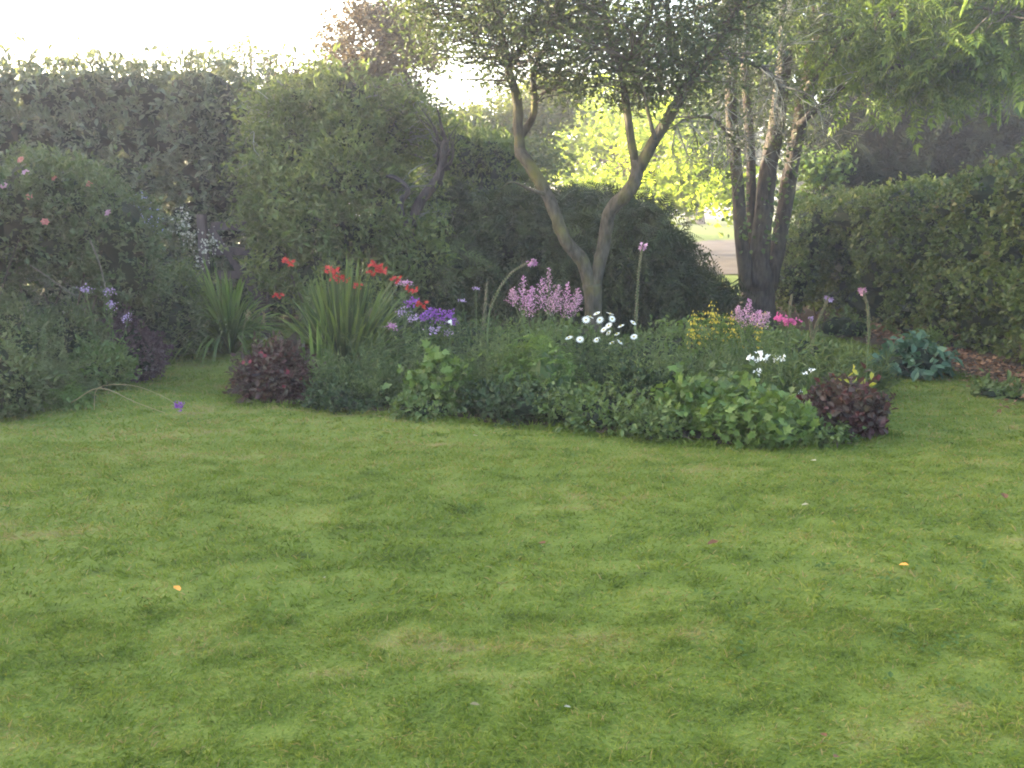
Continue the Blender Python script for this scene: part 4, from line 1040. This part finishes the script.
# dark red ball at the corner with yellow sprig
root = mound('heuchera', 'round dark purple-red leaved plant at the bed corner with a yellow sprig', 'plant', 843, 6.45, 66, 388, 'darkred', .06, 3800, asp=.7, coremat='plum', depthr=.26)
m_ = MB(); n = 16
inst(m_, OVAL, P(862, 383, 6.4) + rng.normal(size=(n, 3)) * [.05, .03, .04], unit(rdirs(n) + [0, 0, .5]), rdirs(n), .06, .03, rng.random(n)); m_.build('yellow_sprig', 'yellowleaf', root)
stem(root, [P(850, 430, 6.45), P(858, 405, 6.42), P(864, 380, 6.4)], .004)
mound('cabbage_plant', 'blue-green broad-leaved plant alone on the grass strip by the clipped hedge', 'plant', 915, 9.3, 64, 338, 'cabbage', .115, 520, T=OVAL, asp=.6, per=4, droop=.2)
for lab, px, Y, w, top, mt in (('small green plant at the foot of the clipped hedge beside dead leaves', 1010, 8.2, 60, 395, 'mid'), ('young pale plant under the hedge close to the bushy multi-stem trunk', 845, 12.2, 50, 312, 'mid'),
                               ('small seedling clump behind the cabbage plant under the hedge', 930, 11.2, 36, 335, 'lime')):
    mound('seedling', lab, 'plant', px, Y, w, top, mt, .06, 500, group='small plants along the hedge foot')

# ------------------------------------------------------------------ leaves dropped on the lawn
def dropped(label, px, py, mat, L=.05):
    v = -(py - 384) / F; dy, dz = CP + v * SP, -SP + v * CP
    Y = CAMZ / -dz * dy; x = (px - 512) / F * CAMZ / -dz
    m_ = MB(); T = (np.array([(0, 0, 0), (.2, .3, .12), (.6, .42, .2), (1, 0, .1), (.6, -.42, .16), (.2, -.3, .1), (.5, 0, 0)]),
                    [(0, 1, 6), (1, 2, 6), (2, 3, 6), (3, 4, 6), (4, 5, 6), (5, 0, 6)])
    a = rng.random() * 6.28
    inst(m_, T, [(0, 0, 0)], [math.cos(a), math.sin(a), .15], [0, 0, 1], L, L * .8, rng.random())
    o = m_.build('fallen_leaf', mat); o.location = (x, Y, H(x, Y) + .035)
    tag(o, label, 'leaf', 'leaves dropped on the lawn')
dropped('orange fallen leaf lying on the lawn below the purple flower', 181, 603, 'orange', .045)
dropped('cream fallen petal near the bottom of the lawn, nearest the camera of the pale ones', 571, 719, 'petal', .026)
dropped('pale yellow fallen leaf beside a brown patch low on the lawn', 480, 714, 'straw', .035)
dropped('small white petal in the middle of the lawn', 324, 584, 'petal', .02)
dropped('white petal on the lawn right in front of the pinnate-leaved plant', 478, 440, 'petal', .045)
dropped('white petal pair on the lawn in front of the dark red ball', 801, 511, 'petal', .04)
dropped('white petal just in front of the pale edge clump', 810, 463, 'petal', .05)
dropped('dark brown fallen leaf on the middle of the far lawn', 707, 551, 'dead', .06)
dropped('brown leaf on the lawn straight below the forked tree', 538, 547, 'dead', .055)
dropped('red-brown leaf lowest on the lawn by the picture bottom', 838, 766, 'dead', .03)
dropped('brown leaf near the lowest edge below the dark red ball', 820, 742, 'dead', .032)
dropped('orange-brown leaf on the open lawn below the cabbage plant', 898, 572, 'orange', .045)
dropped('grey-brown leaf at the lawn margin beside the clipped hedge', 1005, 505, 'dead', .06)

# ------------------------------------------------------------------ haze volume added in place of lens glare
hm = bpy.data.materials.new('haze'); hm.use_nodes = True
ht = hm.node_tree
ht.nodes.remove(ht.nodes["Principled BSDF"])
pv = ht.nodes.new("ShaderNodeVolumePrincipled")
pv.inputs["Density"].default_value = HAZE
pv.inputs["Anisotropy"].default_value = .55
pv.inputs["Color"].default_value = (.90, .88, .98, 1)
ht.links.new(pv.outputs[0], ht.nodes["Material Output"].inputs["Volume"])
M['haze'] = hm
m_ = MB(); box(m_, (0, 70, 4.5), (284, 264, 23))
o = m_.build('haze', 'haze'); o["kind"] = "stuff"; o["label"] = 'thin pale haze added to stand in for lens glare'; o["category"] = 'haze'
